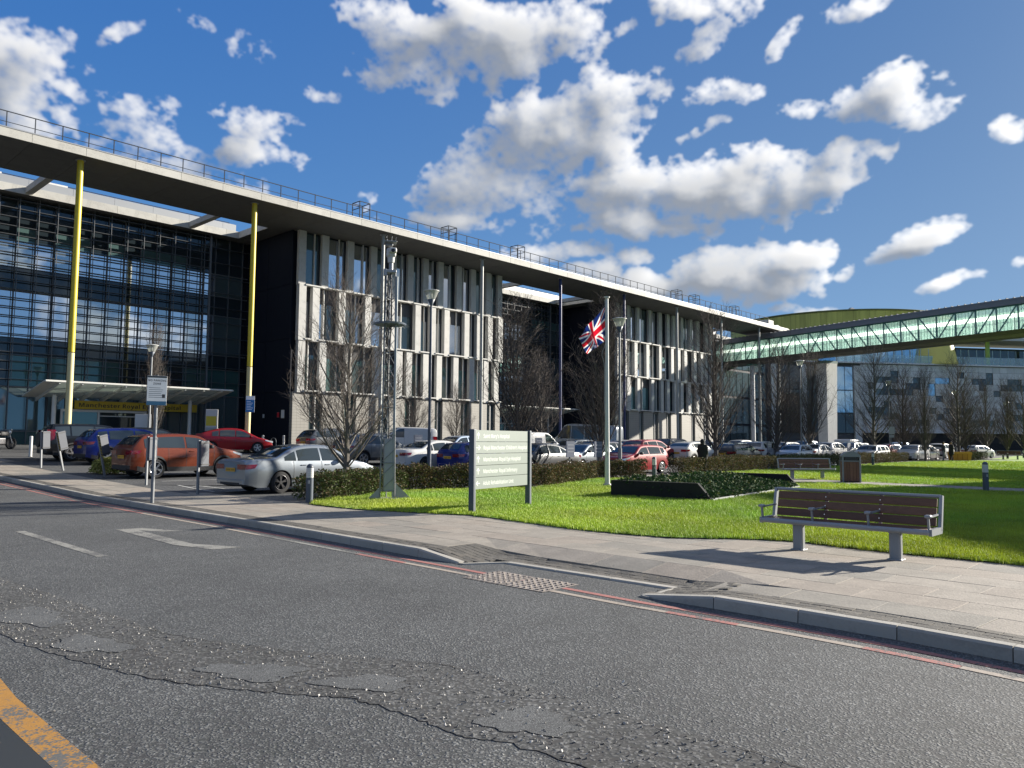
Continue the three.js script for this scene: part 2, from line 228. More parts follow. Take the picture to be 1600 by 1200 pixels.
{
  const S = 1600, g = new THREE.PlaneGeometry(S * 2, S * 2, 8, 8).rotateX(-Math.PI / 2).translate(0, -0.9, 0);
  kind(mesh('ground', metreUV(g), M.carpark), 'structure');
  const edge = [...KERB_A, ...NOTCH.slice(0, 2), ...KERB_B];
  kind(mesh('road', sheet([...edge, [30, 26], [30, 40], [-90, 40], [-90, -86]], ROAD, 2.2), M.asphalt), 'structure');
  kind(mesh('car_park', sheet([...INNER, [60, 6], [260, -60], [220, -260], [-40, -260], [-160, -150]], -0.004, 3), M.carpark), 'structure');
  const pavement = kind(mesh('pavement', sheet([...edge, [20, 14], [20, 6], ...INNER.slice(0, -1).reverse()], -0.14, 2.2), M.joint), 'structure');
  // kerb stones, slabs and setts follow the kerb line
  const main = [...KERB_A, ...KERB_B.slice(1)], G = walk(main), r = rng(31), len = G.length_;
  let sN0 = 0, sN1 = 0; { let best = 9, best2 = 9; for (let s = 0; s < len; s += 0.02) { const p = G(s), d = Math.hypot(p[0] + 0.65, p[1] + 11.1), e = Math.hypot(p[0] - 1.48, p[1] + 8.96); if (d < best) { best = d; sN0 = s; } if (e < best2) { best2 = e; sN1 = s; } } }
  const dip = (s) => -0.105 * (1 - sstep(Math.max(sN0 - s, s - sN1, 0), 0.05, 1.0));
  const at = (s, t) => { const p = G(s), n = G(s + 0.05), m = G(Math.max(s - 0.05, 0)); let dx = n[0] - m[0], dz = n[1] - m[1]; const l = Math.hypot(dx, dz); dx /= l; dz /= l; const x = p[0] + dz * t, z = p[1] - dx * t; return [x, hgt(x, z) + dip(s) * (1 - sstep(t, 0.72, 1.7)), z]; };
  const wideSett = (s) => s > sN0 - 1.05 && s < sN1 + 0.7;
  function slab(s0, s1, t0, t1, up, deep) {   // a flat block between two stations and two distances from the kerb, arrised along its top
    const c = [at(s0, t0), at(s1, t0), at(s1, t1), at(s0, t1)], top = c.map((p) => [p[0], p[1] + up, p[2]]), cen = [0, 1, 2].map((k) => (c[0][k] + c[1][k] + c[2][k] + c[3][k]) / 4);
    const b = 0.0018 / Math.max(0.1, Math.min(s1 - s0, t1 - t0)), inn = top.map((p) => [lerp(p[0], cen[0], b * 2), p[1], lerp(p[2], cen[2], b * 2)]), out = top.map((p) => [p[0], p[1] - 0.0025, p[2]]), low = out.map((p) => [p[0], p[1] - deep, p[2]]), P = [];
    const quad = (a, e, f, h) => P.push(...a, ...f, ...e, ...a, ...h, ...f);
    quad(inn[3], inn[2], inn[1], inn[0]);
    for (let k = 0; k < 4; k++) { const n = (k + 1) % 4; quad(inn[k], inn[n], out[n], out[k]); quad(out[k], out[n], low[n], low[k]); }
    const g = new THREE.BufferGeometry(); g.setAttribute('position', new THREE.Float32BufferAttribute(P, 3)); g.computeVertexNormals();
    // wind every face outwards
    const pa = g.attributes.position, na = g.attributes.normal; for (let i = 0; i < pa.count; i += 3) { const mx = (pa.getX(i) + pa.getX(i + 1) + pa.getX(i + 2)) / 3 - cen[0], my = (pa.getY(i) + pa.getY(i + 1) + pa.getY(i + 2)) / 3 - cen[1] + deep / 2, mz = (pa.getZ(i) + pa.getZ(i + 1) + pa.getZ(i + 2)) / 3 - cen[2]; if (mx * na.getX(i) + my * na.getY(i) + mz * na.getZ(i) < 0) { for (const A of [pa]) { const x = A.getX(i + 1), y = A.getY(i + 1), z = A.getZ(i + 1); A.setXYZ(i + 1, A.getX(i + 2), A.getY(i + 2), A.getZ(i + 2)); A.setXYZ(i + 2, x, y, z); } } } g.computeVertexNormals();
    return metreUV(g, 1, r() * 3, r() * 3);
  }
  const inside = (x, z) => { const poly = [...main, [20, 14], ...INNER.slice().reverse()]; let c = false; for (let i = 0, j = poly.length - 1; i < poly.length; j = i++) if ((poly[i][1] > z) !== (poly[j][1] > z) && x < (poly[j][0] - poly[i][0]) * (z - poly[i][1]) / (poly[j][1] - poly[i][1]) + poly[i][0]) c = !c; return c; };
  let near0 = 0; for (let s = 0; s < len; s += 0.1) if (G(s)[0] > -7.2) { near0 = s; break; }
  const far = [[], [], [], []], farSett = [], endS = len - 6;
  // slabs in staggered courses
  for (let row = 0; row < 11; row++) {
    const t0 = 0.49 + row * 0.6, t1 = t0 + 0.592;
    for (let s = near0 - 26 + (row % 2) * 0.45 + (row % 3) * 0.07; s < endS; s += 0.9) {
      const m = at(s + 0.45, (t0 + t1) / 2), notch = s + 0.9 > sN0 - 0.1 && s < sN1 + 0.1;
      if (!inside(m[0], m[2]) && !inside(at(s + 0.45, t0)[0], at(s + 0.45, t0)[2])) continue;
      let a = t0; if (wideSett(s + 0.45) && row === 0) continue;
      const k = Math.floor(r() * 4), g = slab(s, s + 0.895, a, t1, (r() - 0.5) * 0.004, 0.12);
      if (s > near0) mesh('paving_slab', g, M.slabs[k], pavement); else far[k].push(g);
    }
  }
  far.forEach((f, k) => f.length && kind(mesh('paving', f, M.slabs[k], pavement), 'stuff'));
  let nSett = 0;
  for (let row = 0; row < 8; row++) for (let s = near0 - 26 + (row % 2) * 0.1; s < endS; s += 0.205) {
    const notch = s + 0.1 > sN0 && s + 0.1 < sN1, first = notch ? lerp(0.63, 0.75, clamp((s - sN0) / (sN1 - sN0), 0, 1)) : 0.145, t0 = first + row * 0.1175;
    if (t0 > 1.0 || (row > 2 && !wideSett(s + 0.1))) continue;
    const g = slab(s, s + 0.197, t0, t0 + 0.11, (r() - 0.5) * 0.006 - 0.002, 0.11);
    if (s > sN0 - 3.2 && nSett < 292) { nSett++; mesh('sett', g, M.sett[Math.floor(r() * 3)], pavement); } else farSett.push(g);
  }
  const bed = []; for (let s = sN0 - 1.1; s < sN1 + 0.75; s += 0.1) bed.push(slab(s, s + 0.1, s + 0.05 > sN0 && s + 0.05 < sN1 ? 0.66 : 0.13, 1.085, -0.022, 0.1));
  kind(mesh('mortar_bed', bed, M.joint, pavement), 'stuff');
  kind(mesh('sett_edging', farSett, M.sett[0], pavement), 'stuff');
  // kerb stones
  const kerbRun = (f, from, to, hA, name) => {
    for (let s = from; s < to - 0.2; s += 0.915) {
      const e = Math.min(s + 0.905, to), p0 = f(s), p1 = f(e), d0 = hA(s), d1 = hA(e), n0 = [-p0[3] * -1, p0[2] * -1], n1 = [p1[3], -p1[2]], P = [], y0 = hgt(p0[0], p0[1]), y1 = hgt(p1[0], p1[1]);
      const prof = [[0, ROAD - 0.06], [0.012, -0.022], [0.03, 0], [0.135, 0], [0.135, ROAD - 0.06]];
      const A = prof.map(([t, y]) => [p0[0] + n0[0] * t, y0 + (y < ROAD ? y : y + d0), p0[1] + n0[1] * t]), B = prof.map(([t, y]) => [p1[0] + n1[0] * t, y1 + (y < ROAD ? y : y + d1), p1[1] + n1[1] * t]);
      for (let k = 0; k < 4; k++) P.push(...A[k], ...B[k], ...B[k + 1], ...A[k], ...B[k + 1], ...A[k + 1]);
      for (const E of [A, B]) for (let k = 1; k < 4; k++) P.push(...E[0], ...E[k], ...E[k + 1]);
      const g = new THREE.BufferGeometry(); g.setAttribute('position', new THREE.Float32BufferAttribute(P, 3)); g.computeVertexNormals();
      mesh(name, metreUV(g, 1, r() * 2, r() * 2), M.kerb[Math.floor(r() * 3)], pavement);
    }
  };
  const KA = walk(KERB_A), KB = walk(KERB_B), KN = walk([[-0.65, -11.1], ...NOTCH]);
  let k0 = 0; for (let s = 0; s < KA.length_; s += 0.1) if (KA(s)[0] > -23) { k0 = s; break; }
  kerbRun(KA, k0, KA.length_, (s) => dip(s), 'kerb_stone');
  kerbRun(KB, 0, KB.length_ - 7, (s) => dip(sN1 + s), 'kerb_stone');
  kerbRun(KN, 0, KN.length_, () => -0.105, 'kerb_stone');

  // painted lines along the kerb: two worn red lines, the outer one bleached
  const strip = (line, d0, d1, off, name, mat, from = -1e9, to = 1e9) => { const a = offset(line, d0), b = offset(line, d1), keep = (p) => p[0] > from && p[0] < to; const A = a.filter(keep), B = b.filter(keep).reverse(); if (A.length > 1 && B.length > 1) return kind(mesh(name, sheet([...A, ...B], off, 1.2), mat), 'structure'); };
  const fine = []; for (let s = k0; s < len; s += 0.4) { const p = G(s); fine.push([p[0], p[1]]); }
  strip(fine, 0.22, 0.31, ROAD + 0.004, 'road_marking', M.paintRed, -22, 4.4);
  const bits = [[-22, -8.4, 'paintRed'], [-8.4, -4.4, 'paintPale'], [-4.4, -2.1, 'paintOld'], [-2.1, -1.3, 'paintRed'], [-1.3, 1.0, 'paintPale'], [1.0, 1.9, 'paintPale'], [1.9, 2.3, 'paintRed'], [2.3, 3.3, 'paintPale'], [3.3, 3.7, 'paintRed'], [3.7, 6.5, 'paintPale']];
  for (const [a, b, m] of bits) { const i0 = fine.findIndex((p) => p[0] >= a), i1 = fine.findIndex((p) => p[0] >= b), seg = fine.slice(i0, i1 + 1); if (seg.length > 1) kind(mesh('road_marking', sheet([...offset(seg, 0.45), ...offset(seg, 0.54).reverse()], ROAD + 0.004, 1.2), M[m]), 'structure'); }
  // dashed lane line and the worn bay mark
  kind(mesh('road_marking', sheet([[-9.3, -14.6], [-9.2, -14.72], [-6.05, -11.72], [-6.15, -11.6]], ROAD + 0.004), M.paintOld), 'structure');
  kind(mesh('road_marking', sheet([[-7.65, -15.05], [-7.25, -15.3], [-6.3, -14.9], [-6.6, -14.75], [-7.15, -14.95], [-5.35, -13.1], [-4.4, -12.75], [-4.75, -12.45], [-5.6, -12.95]], ROAD + 0.004), M.paintOld), 'structure');
  // two stone-set gully covers beside the dropped kerb
  const cov = thing('gully_cover', 'pair of pale pitted gully covers set in asphalt by the dropped kerb', 'gully cover', [0, 0, 0]);
  const cx = [[-0.17, -10.6], [0.34, -10.12], [0.86, -9.64]], dirn = [-0.52, 0.55];
  const covM = std([0.33, 0.30, 0.275], 0.9, 0, { map: TX.slab });
  for (let k = 0; k < 2; k++) {
    const [a, b] = [cx[k], cx[k + 1]], g = [sheet([[a[0] + 0.01, a[1]], [b[0] - 0.012, b[1] - 0.01], [b[0] - 0.012 + dirn[0] * 0.9, b[1] - 0.01 + dirn[1] * 0.9], [a[0] + 0.01 + dirn[0] * 0.9, a[1] + dirn[1] * 0.9]], ROAD + 0.006)];
    const plate = mesh('plate', g, covM, cov), bump = [];
    for (let i = 0; i < 7; i++) for (let j = 0; j < 7; j++) { const u = (i + 0.7) / 7.4, v = (j + 0.7) / 7.4, x = lerp(a[0], b[0], u) + dirn[0] * 0.9 * v, z = lerp(a[1], b[1], u) + dirn[1] * 0.9 * v; bump.push(rbox(0.042, 0.016, 0.03, 0, 0, 0, 0.006, 1).rotateY(0.75 + (r() - 0.5)).translate(x, ROAD + 0.012, z)); }
    kind(mesh('studs', bump, covM, plate), 'stuff');
  }

  // the ravelled seam down the middle of the road: coarse stone, smooth patches, cracks and loose white chips
  const up = [[-9.5, -12.3], [-5.91, -9.35], [-3.82, -7.6], [-2.81, -6.8], [-1.56, -6.3], [-0.45, -5.95], [0.26, -5.35], [0.76, -4.9], [1.34, -4.35], [3, -2.6]].map(([x, z]) => [x * 1.06, z * 1.04]);
  const lo = [[-7.5, -9.6], [-4.03, -6.45], [-3.05, -5.8], [-2.36, -5.45], [-1.7, -5.25], [-0.92, -5.05], [-0.34, -4.55], [0.21, -4.25], [2, -2.2]].map(([x, z]) => [x * 1.06, z * 1.06]);
  const rough = (line, amp) => smooth(line, 14).map(([x, z]) => [x + (r() - 0.5) * amp, z + (r() - 0.5) * amp]);
  const U = rough(up, 0.05), L = rough(lo, 0.05);
  const bandM = std([0.66, 0.65, 0.62], 1.0, 0, { map: TX.asphalt.clone(), bumpMap: TX.asphaltBump.clone(), bumpScale: 0.005 }); bandM.map.repeat.set(0.15, 0.15); bandM.bumpMap.repeat.set(0.15, 0.15);
  kind(mesh('road_patch', sheet([...U, ...L.slice().reverse()], ROAD + 0.004), bandM), 'structure');
  const crackM = std([0.018, 0.018, 0.02], 0.95);
  for (const [line, w0] of [[U, 0.003], [L, 0.004]]) { let i = 4; while (i < line.length - 8) { const n = 5 + Math.floor(r() * 16), seg = line.slice(i, i + n); if (seg.length > 2) kind(mesh('road_crack', sheet([...seg, ...offset(seg, (k) => (w0 + r() * 0.008) * Math.sin((k + 0.4) / seg.length * Math.PI)).reverse()], ROAD + 0.008), crackM), 'structure'); i += n + 9 + Math.floor(r() * 26); } }
  const smoothM = std([0.92, 0.915, 0.87], 0.85, 0, { map: TX.asphalt.clone(), bumpMap: TX.asphaltBump.clone(), bumpScale: 0.001 }); smoothM.map.repeat.set(0.55, 0.55); smoothM.bumpMap.repeat.set(0.55, 0.55);
  for (const [x, z, a, b, t] of [[-4.75, -7.75, 0.55, 0.26, 0.6], [-3.6, -6.75, 0.42, 0.2, 0.5], [-1.95, -6.0, 0.4, 0.2, 0.2], [-1.05, -5.75, 0.34, 0.17, 0.1], [0.12, -5.0, 0.30, 0.22, 0.3]]) {
    const ring = []; for (let k = 0; k < 60; k++) { const q = k / 60 * TAU, w = 1 + 0.18 * Math.sin(q * 3 + x) + 0.1 * Math.sin(q * 7 + z) + (r() - 0.5) * 0.12, px = Math.cos(q) * a * w, pz = Math.sin(q) * b * w; ring.push([x + px * Math.cos(t) - pz * Math.sin(t), z + px * Math.sin(t) + pz * Math.cos(t)]); }
    kind(mesh('road_patch', sheet(ring, ROAD + 0.008), smoothM), 'structure');
  }
  const chip = new THREE.IcosahedronGeometry(1, 0), ca = chip.attributes.position; for (let i = 0; i < ca.count; i++) { const k = 1 + 0.35 * vnoise(ca.getX(i) * 2, ca.getY(i) * 2, ca.getZ(i) * 2); ca.setXYZ(i, ca.getX(i) * k, ca.getY(i) * k * 0.6, ca.getZ(i) * k); } chip.computeVertexNormals();
  const loose = new THREE.InstancedMesh(chip, std([0.9, 0.88, 0.84], 0.8), 3600), m4 = new THREE.Matrix4(), qt = new THREE.Quaternion(), wU = walk(U), wL = walk(L), cc = new THREE.Color();
  for (let i = 0; i < 3600; i++) {
    const f = Math.pow(r(), 0.8), v = r() < 0.16 ? r() * 0.2 : r() < 0.2 ? 1 - r() * 0.2 : r(), a = wU(f * wU.length_ * 0.96), b = wL(f * wL.length_ * 0.96); let x = lerp(a[0], b[0], v), z = lerp(a[1], b[1], v);
    if (i > 3400) { x = -4 + r() * 11; z = -3 - r() * 7; if (!(x < 2.4 && z > -8.2 + 0)) { x = -1 + r() * 2; z = -4 - r() * 2; } }
    const s = 0.0026 + 0.0055 * Math.pow(r(), 2.2); m4.compose(V(x, ROAD + 0.006 + s * 0.3, z), qt.setFromEuler(new THREE.Euler(r() * 3, r() * 3, r() * 3)), V(s * (1 + r()), s, s)); loose.setMatrixAt(i, m4); const t = 0.12 + 0.6 * Math.pow(r(), 2.2); loose.setColorAt(i, cc.setRGB(t, t * 0.98, t * 0.94));
  }
  loose.name = 'stone_chippings'; kind(loose, 'stuff'); loose.userData.label = 'loose pale stone chippings on the worn road seam'; loose.userData.category = 'chippings'; scene.add(loose);
  // near edge of the road: worn orange line with red, then a dark wet channel
  const nearM = wornPaint([0.34, 0.17, 0.035], 0.24);
  const nearLine = [[-30, -29.2], [-7, -9.02], [-3.5, -5.24], [-2.3, -4.1], [-1, -2.9], [7, 4.6]];
  kind(mesh('road_marking', sheet([...offset(nearLine, -0.2), ...offset(nearLine, -0.02).reverse()], ROAD + 0.004, 1.5), nearM), 'structure');
  kind(mesh('gutter_channel', sheet([...offset(nearLine, -0.018), ...offset(nearLine, 0.6).reverse()], ROAD + 0.004, 1.5), std([0.035, 0.037, 0.035], 0.3)), 'structure');
  kind(mesh('near_pavement', sheet([...offset(nearLine, 0.602), ...offset(nearLine, 4.2).reverse()], ROAD + 0.1, 1.5), M.slabs[2]), 'structure');
}

// ---------------------------------------------------------------- lawns and path
const LAWN_A = [[-5.05, -19.6], [-4.4, -18.9], [-3.57, -18.2], [-2.2, -17.55], [-0.89, -17], [0.2, -15.7], [1.21, -14.48], [2.0, -13.75], [2.74, -13.3], [3.3, -13.22], [3.82, -13.24], [4.3, -13.12], [4.77, -12.88], [5.25, -12.25], [5.73, -11.68], [6.93, -10.62], [9.2, -8.05], [20, 5.8], [50, 1], [50, -12], [17.4, -26.2], [15.9, -27.5], [13.8, -30.3], [11, -32.2], [6.7, -33.4], [3.7, -33.7], [2.0, -30.2], [0.9, -27.4], [-1.4, -26.0], [-3.6, -24.9], [-4.7, -22.6], [-5.3, -20.7]];
const LAWN_B = [[7.9, -36.6], [10.5, -35.4], [13.2, -34.7], [15.6, -31.6], [18.8, -28.6], [52, -14.4], [110, -60], [110, -112], [68, -104], [45, -75], [35, -67.5], [24, -55.5], [15.9, -46.5], [8.2, -38.6]];
function lawn(poly, name, label, seed, dense) {
  const g = kind(mesh(name, sheet(poly, 0.022, 3), M.lawn), 'structure');
  const blade = []; const q = rng(9);
  for (let k = 0; k < 7; k++) { const a = q() * TAU, w = 0.0042 + q() * 0.003, h = 0.03 + q() * 0.04, lx = (q() - 0.5) * 0.05, lz = (q() - 0.5) * 0.05, ox = (q() - 0.5) * 0.075, oz = (q() - 0.5) * 0.075, ca = Math.cos(a) * w, sa = Math.sin(a) * w; blade.push(ox - ca, -0.01, oz - sa, ox + ca, -0.01, oz + sa, ox + lx, h, oz + lz); }
  const bg = new THREE.BufferGeometry(); bg.setAttribute('position', new THREE.Float32BufferAttribute(blade, 3)); bg.computeVertexNormals();
  const c = poly.map(([x, z]) => [x, z]), inside = (x, z) => { let k = false; for (let i = 0, j = c.length - 1; i < c.length; j = i++) if ((c[i][1] > z) !== (c[j][1] > z) && x < (c[j][0] - c[i][0]) * (z - c[i][1]) / (c[j][1] - c[i][1]) + c[i][0]) k = !k; return k; };
  const r = rng(seed), list = [];
  for (let i = 0; i < 400000 && list.length < dense; i++) { const px = 440 + r() * 1300, d = 10.2 * Math.pow(7, r()), x = (px - 800) / 1202 * d, z = -d; if (inside(x, z)) list.push([x, z, d]); }
  const im = new THREE.InstancedMesh(bg, new THREE.MeshPhysicalMaterial({ color: 0xffffff, roughness: 0.75, transmission: 0.32, thickness: 0, side: THREE.DoubleSide }), list.length), m4 = new THREE.Matrix4(), qt = new THREE.Quaternion(), cc = new THREE.Color();
  list.forEach(([x, z, d], i) => { const n = vnoise(x * 0.35, 4, z * 0.35), m = vnoise(x * 1.3, 9, z * 1.3), s = (0.75 + 0.55 * r()) * (1 + 0.18 * m) * (1 + Math.min(d, 60) / 70); m4.compose(V(x, hgt(x, z) + 0.02, z), qt.setFromEuler(new THREE.Euler(0, r() * TAU, 0)), V(s * 1.15, s * 0.9, s * 1.15)); im.setMatrixAt(i, m4); const t = (0.85 + 0.35 * r() + 0.22 * m) * (1 + 0.22 * vnoise(x * 0.16, 21, z * 0.16)), y = clamp(0.5 + 0.6 * n + 0.5 * (r() - 0.5), 0, 1); im.setColorAt(i, cc.setRGB((0.205 + 0.13 * y) * t, (0.345 + 0.05 * y) * t, 0.026 * t)); });
  im.name = numbered('grass'); kind(im, 'stuff'); im.userData.label = label; im.userData.category = 'grass'; scene.add(im);
}
lawn(LAWN_A, 'lawn', 'bright mown grass between the pavement and the path', 61, 60000);
lawn(LAWN_B, 'lawn', 'mown grass beyond the path, under the bridge shade', 62, 26000);
kind(mesh('path', sheet([[50, -12], [17.4, -26.2], [15.9, -27.5], [13.8, -30.3], [11, -32.2], [6.7, -33.4], [3.7, -33.7], [5.5, -38], [8.2, -38.6], [7.9, -36.6], [10.5, -35.4], [13.2, -34.7], [15.6, -31.6], [18.8, -28.6], [52, -14.4]], 0.012, 3), M.slabs[2]), 'structure');
// ---------------------------------------------------------------- the hospital: three recessed glass bays between fin-fronted wings under one long roof
const BASE = 0.95, SOF = 17.05 - BASE, XL = -31.35, XR = 91;
const HB = thing('hospital_building', 'long four-storey hospital with pale fins, dark glass bays and one thin flat roof', 'building', [BX, BASE, BZ], PHI);
M.fascia = [[0.43, 0.42, 0.38], [0.40, 0.39, 0.355], [0.455, 0.445, 0.405]].map((c) => std(c, 0.7, 0, { map: TX.concrete }));
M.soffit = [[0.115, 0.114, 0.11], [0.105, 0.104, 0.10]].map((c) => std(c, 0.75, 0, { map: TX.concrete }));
M.steelGrey = std([0.30, 0.31, 0.32], 0.5, 0.4);
M.rail = std([0.03, 0.036, 0.045], 0.9);
M.fin = [[0.49, 0.485, 0.455], [0.455, 0.45, 0.425], [0.52, 0.515, 0.485]].map((c) => std(c, 0.72, 0, { map: TX.concrete }));
M.finSide = std([0.36, 0.345, 0.32], 0.7, 0, { map: TX.concrete });
M.navy = phys([0.009, 0.012, 0.021], { roughness: 0.7, specularIntensity: 0.4, map: TX.streak });
M.mullion = std([0.115, 0.12, 0.125], 0.5, 0.2);
M.darkMullion = std([0.05, 0.055, 0.06], 0.45, 0.3);
M.whiteFrame = std([0.62, 0.61, 0.58], 0.5);
// coated glass: dark within, mirrors the sky
const glass = (c, m = 0.55) => new THREE.MeshPhysicalMaterial({ color: col(...c), metalness: m, roughness: 0.035, ior: 1.6, clearcoat: 0 });
M.glass = [glass([0.58, 0.62, 0.66], 0.95), glass([0.40, 0.46, 0.49], 0.85), glass([0.66, 0.70, 0.74], 0.95), glass([0.13, 0.18, 0.19], 0.6)];
M.glassGreen = [glass([0.06, 0.13, 0.125], 0.35), glass([0.10, 0.17, 0.165], 0.4)];
M.spandrel = [std([0.045, 0.043, 0.042], 0.35), std([0.06, 0.056, 0.052], 0.35)];
M.deepBlue = glass([0.035, 0.05, 0.06], 0.5);
M.louvre = std([0.075, 0.08, 0.085], 0.45, 0.4);
M.yellow = std([0.52, 0.41, 0.02], 0.42); M.cream = std([0.52, 0.46, 0.24], 0.5); M.polePale = std([0.30, 0.315, 0.30], 0.5); M.poleBlue = std([0.012, 0.022, 0.10], 0.4);
const lx = (x) => x;
{
  const r = rng(101);
  const put = (name, g, m, parent = HB) => mesh(name, g, m, parent);
  // roof: front strip, then crossed by beams over the bays
  const roof = put('roof', metreUV(box(XR - XL, 0.40, 5.55, (XL + XR) / 2, SOF + 0.26, -2.0)), M.fascia[1]);
  const bays = [[XL, 14.15], [38.9, 53.6], [77.6, XR - 1.0]];
  for (let x = XL; x < XR - 0.1; x += 2.613) {
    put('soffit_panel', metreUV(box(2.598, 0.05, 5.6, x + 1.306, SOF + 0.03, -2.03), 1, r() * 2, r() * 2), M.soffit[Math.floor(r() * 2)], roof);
    put('fascia_panel', metreUV(rbox(2.60, 0.46, 0.06, x + 1.306, SOF + 0.235, 0.82, 0.008, 1), 1, r() * 2, r() * 2), M.fascia[Math.floor(r() * 3)], roof);
  }
  put('roof_coping', box(XR - XL + 0.1, 0.06, 0.5, (XL + XR) / 2, SOF + 0.50, 0.62), M.steelGrey, roof);
  put('roof_end', metreUV(box(0.06, 0.46, 5.6, XR + 0.04, SOF + 0.235, -2.0)), M.fascia[0], roof);
  // back roof, with its own fascia and upstand towards the bays
  const back = put('back_roof', metreUV(box(XR - XL, 0.4, 15, (XL + XR) / 2, SOF + 0.25, -16.8)), M.fascia[1]);
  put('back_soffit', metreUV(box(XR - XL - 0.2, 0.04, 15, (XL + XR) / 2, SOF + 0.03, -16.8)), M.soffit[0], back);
  for (const [a, b] of bays) for (let x = a; x < b - 0.05; x += 2.613) { const w = Math.min(2.613, b - x); put('fascia_panel', metreUV(box(w - 0.014, 0.52, 0.06, x + w / 2, SOF + 0.25, -9.26), 1, r() * 2, 0), M.fascia[Math.floor(r() * 3)], back); put('upstand_panel', metreUV(box(w - 0.014, 0.62, 0.05, x + w / 2, SOF + 0.86, -9.85), 1, r() * 2, 0), M.steelGrey, back); }
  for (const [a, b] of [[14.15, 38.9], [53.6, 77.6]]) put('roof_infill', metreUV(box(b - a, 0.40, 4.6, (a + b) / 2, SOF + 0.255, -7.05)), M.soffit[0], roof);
  for (const [a, b] of bays) { for (const [x, s] of [[a, 1], [b, -1]]) if (x > XL && x < XR - 2) put('roof_cheek', metreUV(box(0.06, 0.5, 4.5, x + s * 0.035, SOF + 0.26, -7.05)), M.fascia[2], roof); }
  for (const x of [-20.9, -10.45, -0.1, 10.4, 41.8, 52.2, 83.6]) put('roof_beam', metreUV(box(0.42, 0.38, 4.7, x, SOF + 0.26, -7.05)), M.fascia[1], roof);
  // guard rails: one along the front edge, one along the bays
  function railing(x0, x1, y, z, label, gates) {
    const [wx, wz] = BW(x0, z), t = thing('roof_railing', label, 'railing', [wx, BASE + y, wz], PHI, undefined), n = Math.round((x1 - x0) / 1.32), post = box(0.045, 1.08, 0.045, 0, 0.54, 0);
    for (let i = 0; i <= n; i++) { const p = put('post', post, M.rail, t); p.position.x = i * (x1 - x0) / n; }
    put('top_rail', box(x1 - x0, 0.045, 0.045, (x1 - x0) / 2, 1.08, 0.0), M.rail, t); put('mid_rail', box(x1 - x0, 0.03, 0.03, (x1 - x0) / 2, 0.52, 0.0), M.rail, t);
    for (const gx of gates) { const gt = put('ladder_gate', [box(0.05, 1.5, 0.05, gx - x0, 0.75, 0.05), box(0.05, 1.5, 0.05, gx - x0 + 0.9, 0.75, 0.05), box(0.05, 1.5, 0.05, gx - x0, 0.75, -0.85), box(0.05, 1.5, 0.05, gx - x0 + 0.9, 0.75, -0.85), box(0.9, 0.05, 0.05, gx - x0 + 0.45, 1.5, 0.05), box(0.9, 0.05, 0.05, gx - x0 + 0.45, 1.5, -0.85), box(0.05, 0.05, 0.9, gx - x0, 1.5, -0.4), box(0.05, 0.05, 0.9, gx - x0 + 0.9, 1.5, -0.4), box(0.05, 0.04, 0.9, gx - x0, 1.0, -0.4), box(0.05, 0.04, 0.9, gx - x0 + 0.9, 1.0, -0.4)], M.rail, t); }
  }
  railing(XL, 86, SOF + 0.46, 0.25, 'thin dark guard rail along the front edge of the long flat roof', [18.5, 27.2, 35.5, 62.5, 66.5, 76.5]);
  railing(XL, 14.1, SOF + 0.46, -10.9, 'dark guard rail seen through the open roof above the yellow poles', []);
  railing(38.9, 53.6, SOF + 0.46, -10.9, 'dark guard rail seen through the roof opening near the flag', []);
  for (const [x, y] of [[-2.2, SOF + 1.1], [1.6, SOF + 1.1]]) put('roof_light_cover', box(1.5, 0.12, 0.6, x, y + 0.2, -10.4), M.whiteFrame, back);
  // small plant housing near the roof's far end
  const pb = put('roof_vent_box', rbox(1.7, 0.8, 1.2, 86.9, SOF + 0.95, -0.4, 0.03, 1), M.fascia[2], roof); put('vent_cap', box(0.8, 0.3, 0.7, 88.5, SOF + 0.65, 0.1), M.fascia[2], pb);

  // ---- recessed glass bays
  const LEV = [0.0, 4.0, 8.0, 12.0, SOF];   // floor lines of the bays
  function bay(x0, x1, seed) {
    const q = rng(seed), z = -10.5, P = 1.105, n = Math.floor((x1 - x0) / P);
    put('bay_backing', box(x1 - x0, SOF, 0.2, (x0 + x1) / 2, SOF / 2, z - 0.32), M.navy);
    for (let i = 0; i <= n; i++) {
      const x = x0 + i * P; if (x > x1) break;
      const end = x > x1 - 3.6;
      put('mullion', box(i % 7 === 0 ? 0.12 : 0.055, SOF - 0.0, 0.16, x, SOF / 2, z + 0.04), i % 7 === 0 ? M.darkMullion : M.mullion);
      if (x + P > x1 + 0.01) continue;
      // panes by storey: ground glazing, first floor, then two bands of mirror glass between dark ones
      const bands = [[0.02, 1.05, 'low'], [1.07, 3.85, 'ground'], [3.95, 5.9, 'mid'], [5.95, 7.0, 'dark'], [7.05, 10.05, 'mirror'], [10.1, 11.55, 'dark'], [11.6, 13.25, 'mirror'], [13.3, 14.2, 'green'], [14.25, SOF - 0.02, 'dark']];
      for (const [a, b, k] of bands) {
        let m = k === 'mirror' ? (end ? M.glass[3] : M.glass[[0, 0, 2, 1][Math.floor(q() * 4)]]) : k === 'green' ? (q() < 0.5 ? M.glassGreen[1] : M.deepBlue) : k === 'mid' ? (q() < 0.55 ? M.glassGreen[0] : M.deepBlue) : k === 'low' ? M.glassGreen[1] : k === 'ground' ? M.glass[3] : M.deepBlue;
        const pane = put('pane', box(P - 0.06, b - a, 0.02, x + P / 2, (a + b) / 2, z), m);
        pane.rotation.y = 0;
      }
    }
    for (const y of [1.06, 3.9, 5.92, 7.02, 10.07, 11.57, 13.27]) put('transom', box(x1 - x0, 0.06, 0.12, (x0 + x1) / 2, y, z + 0.035), M.mullion);
    // sun louvres on brackets
    const lxr = x1 - 3.3;
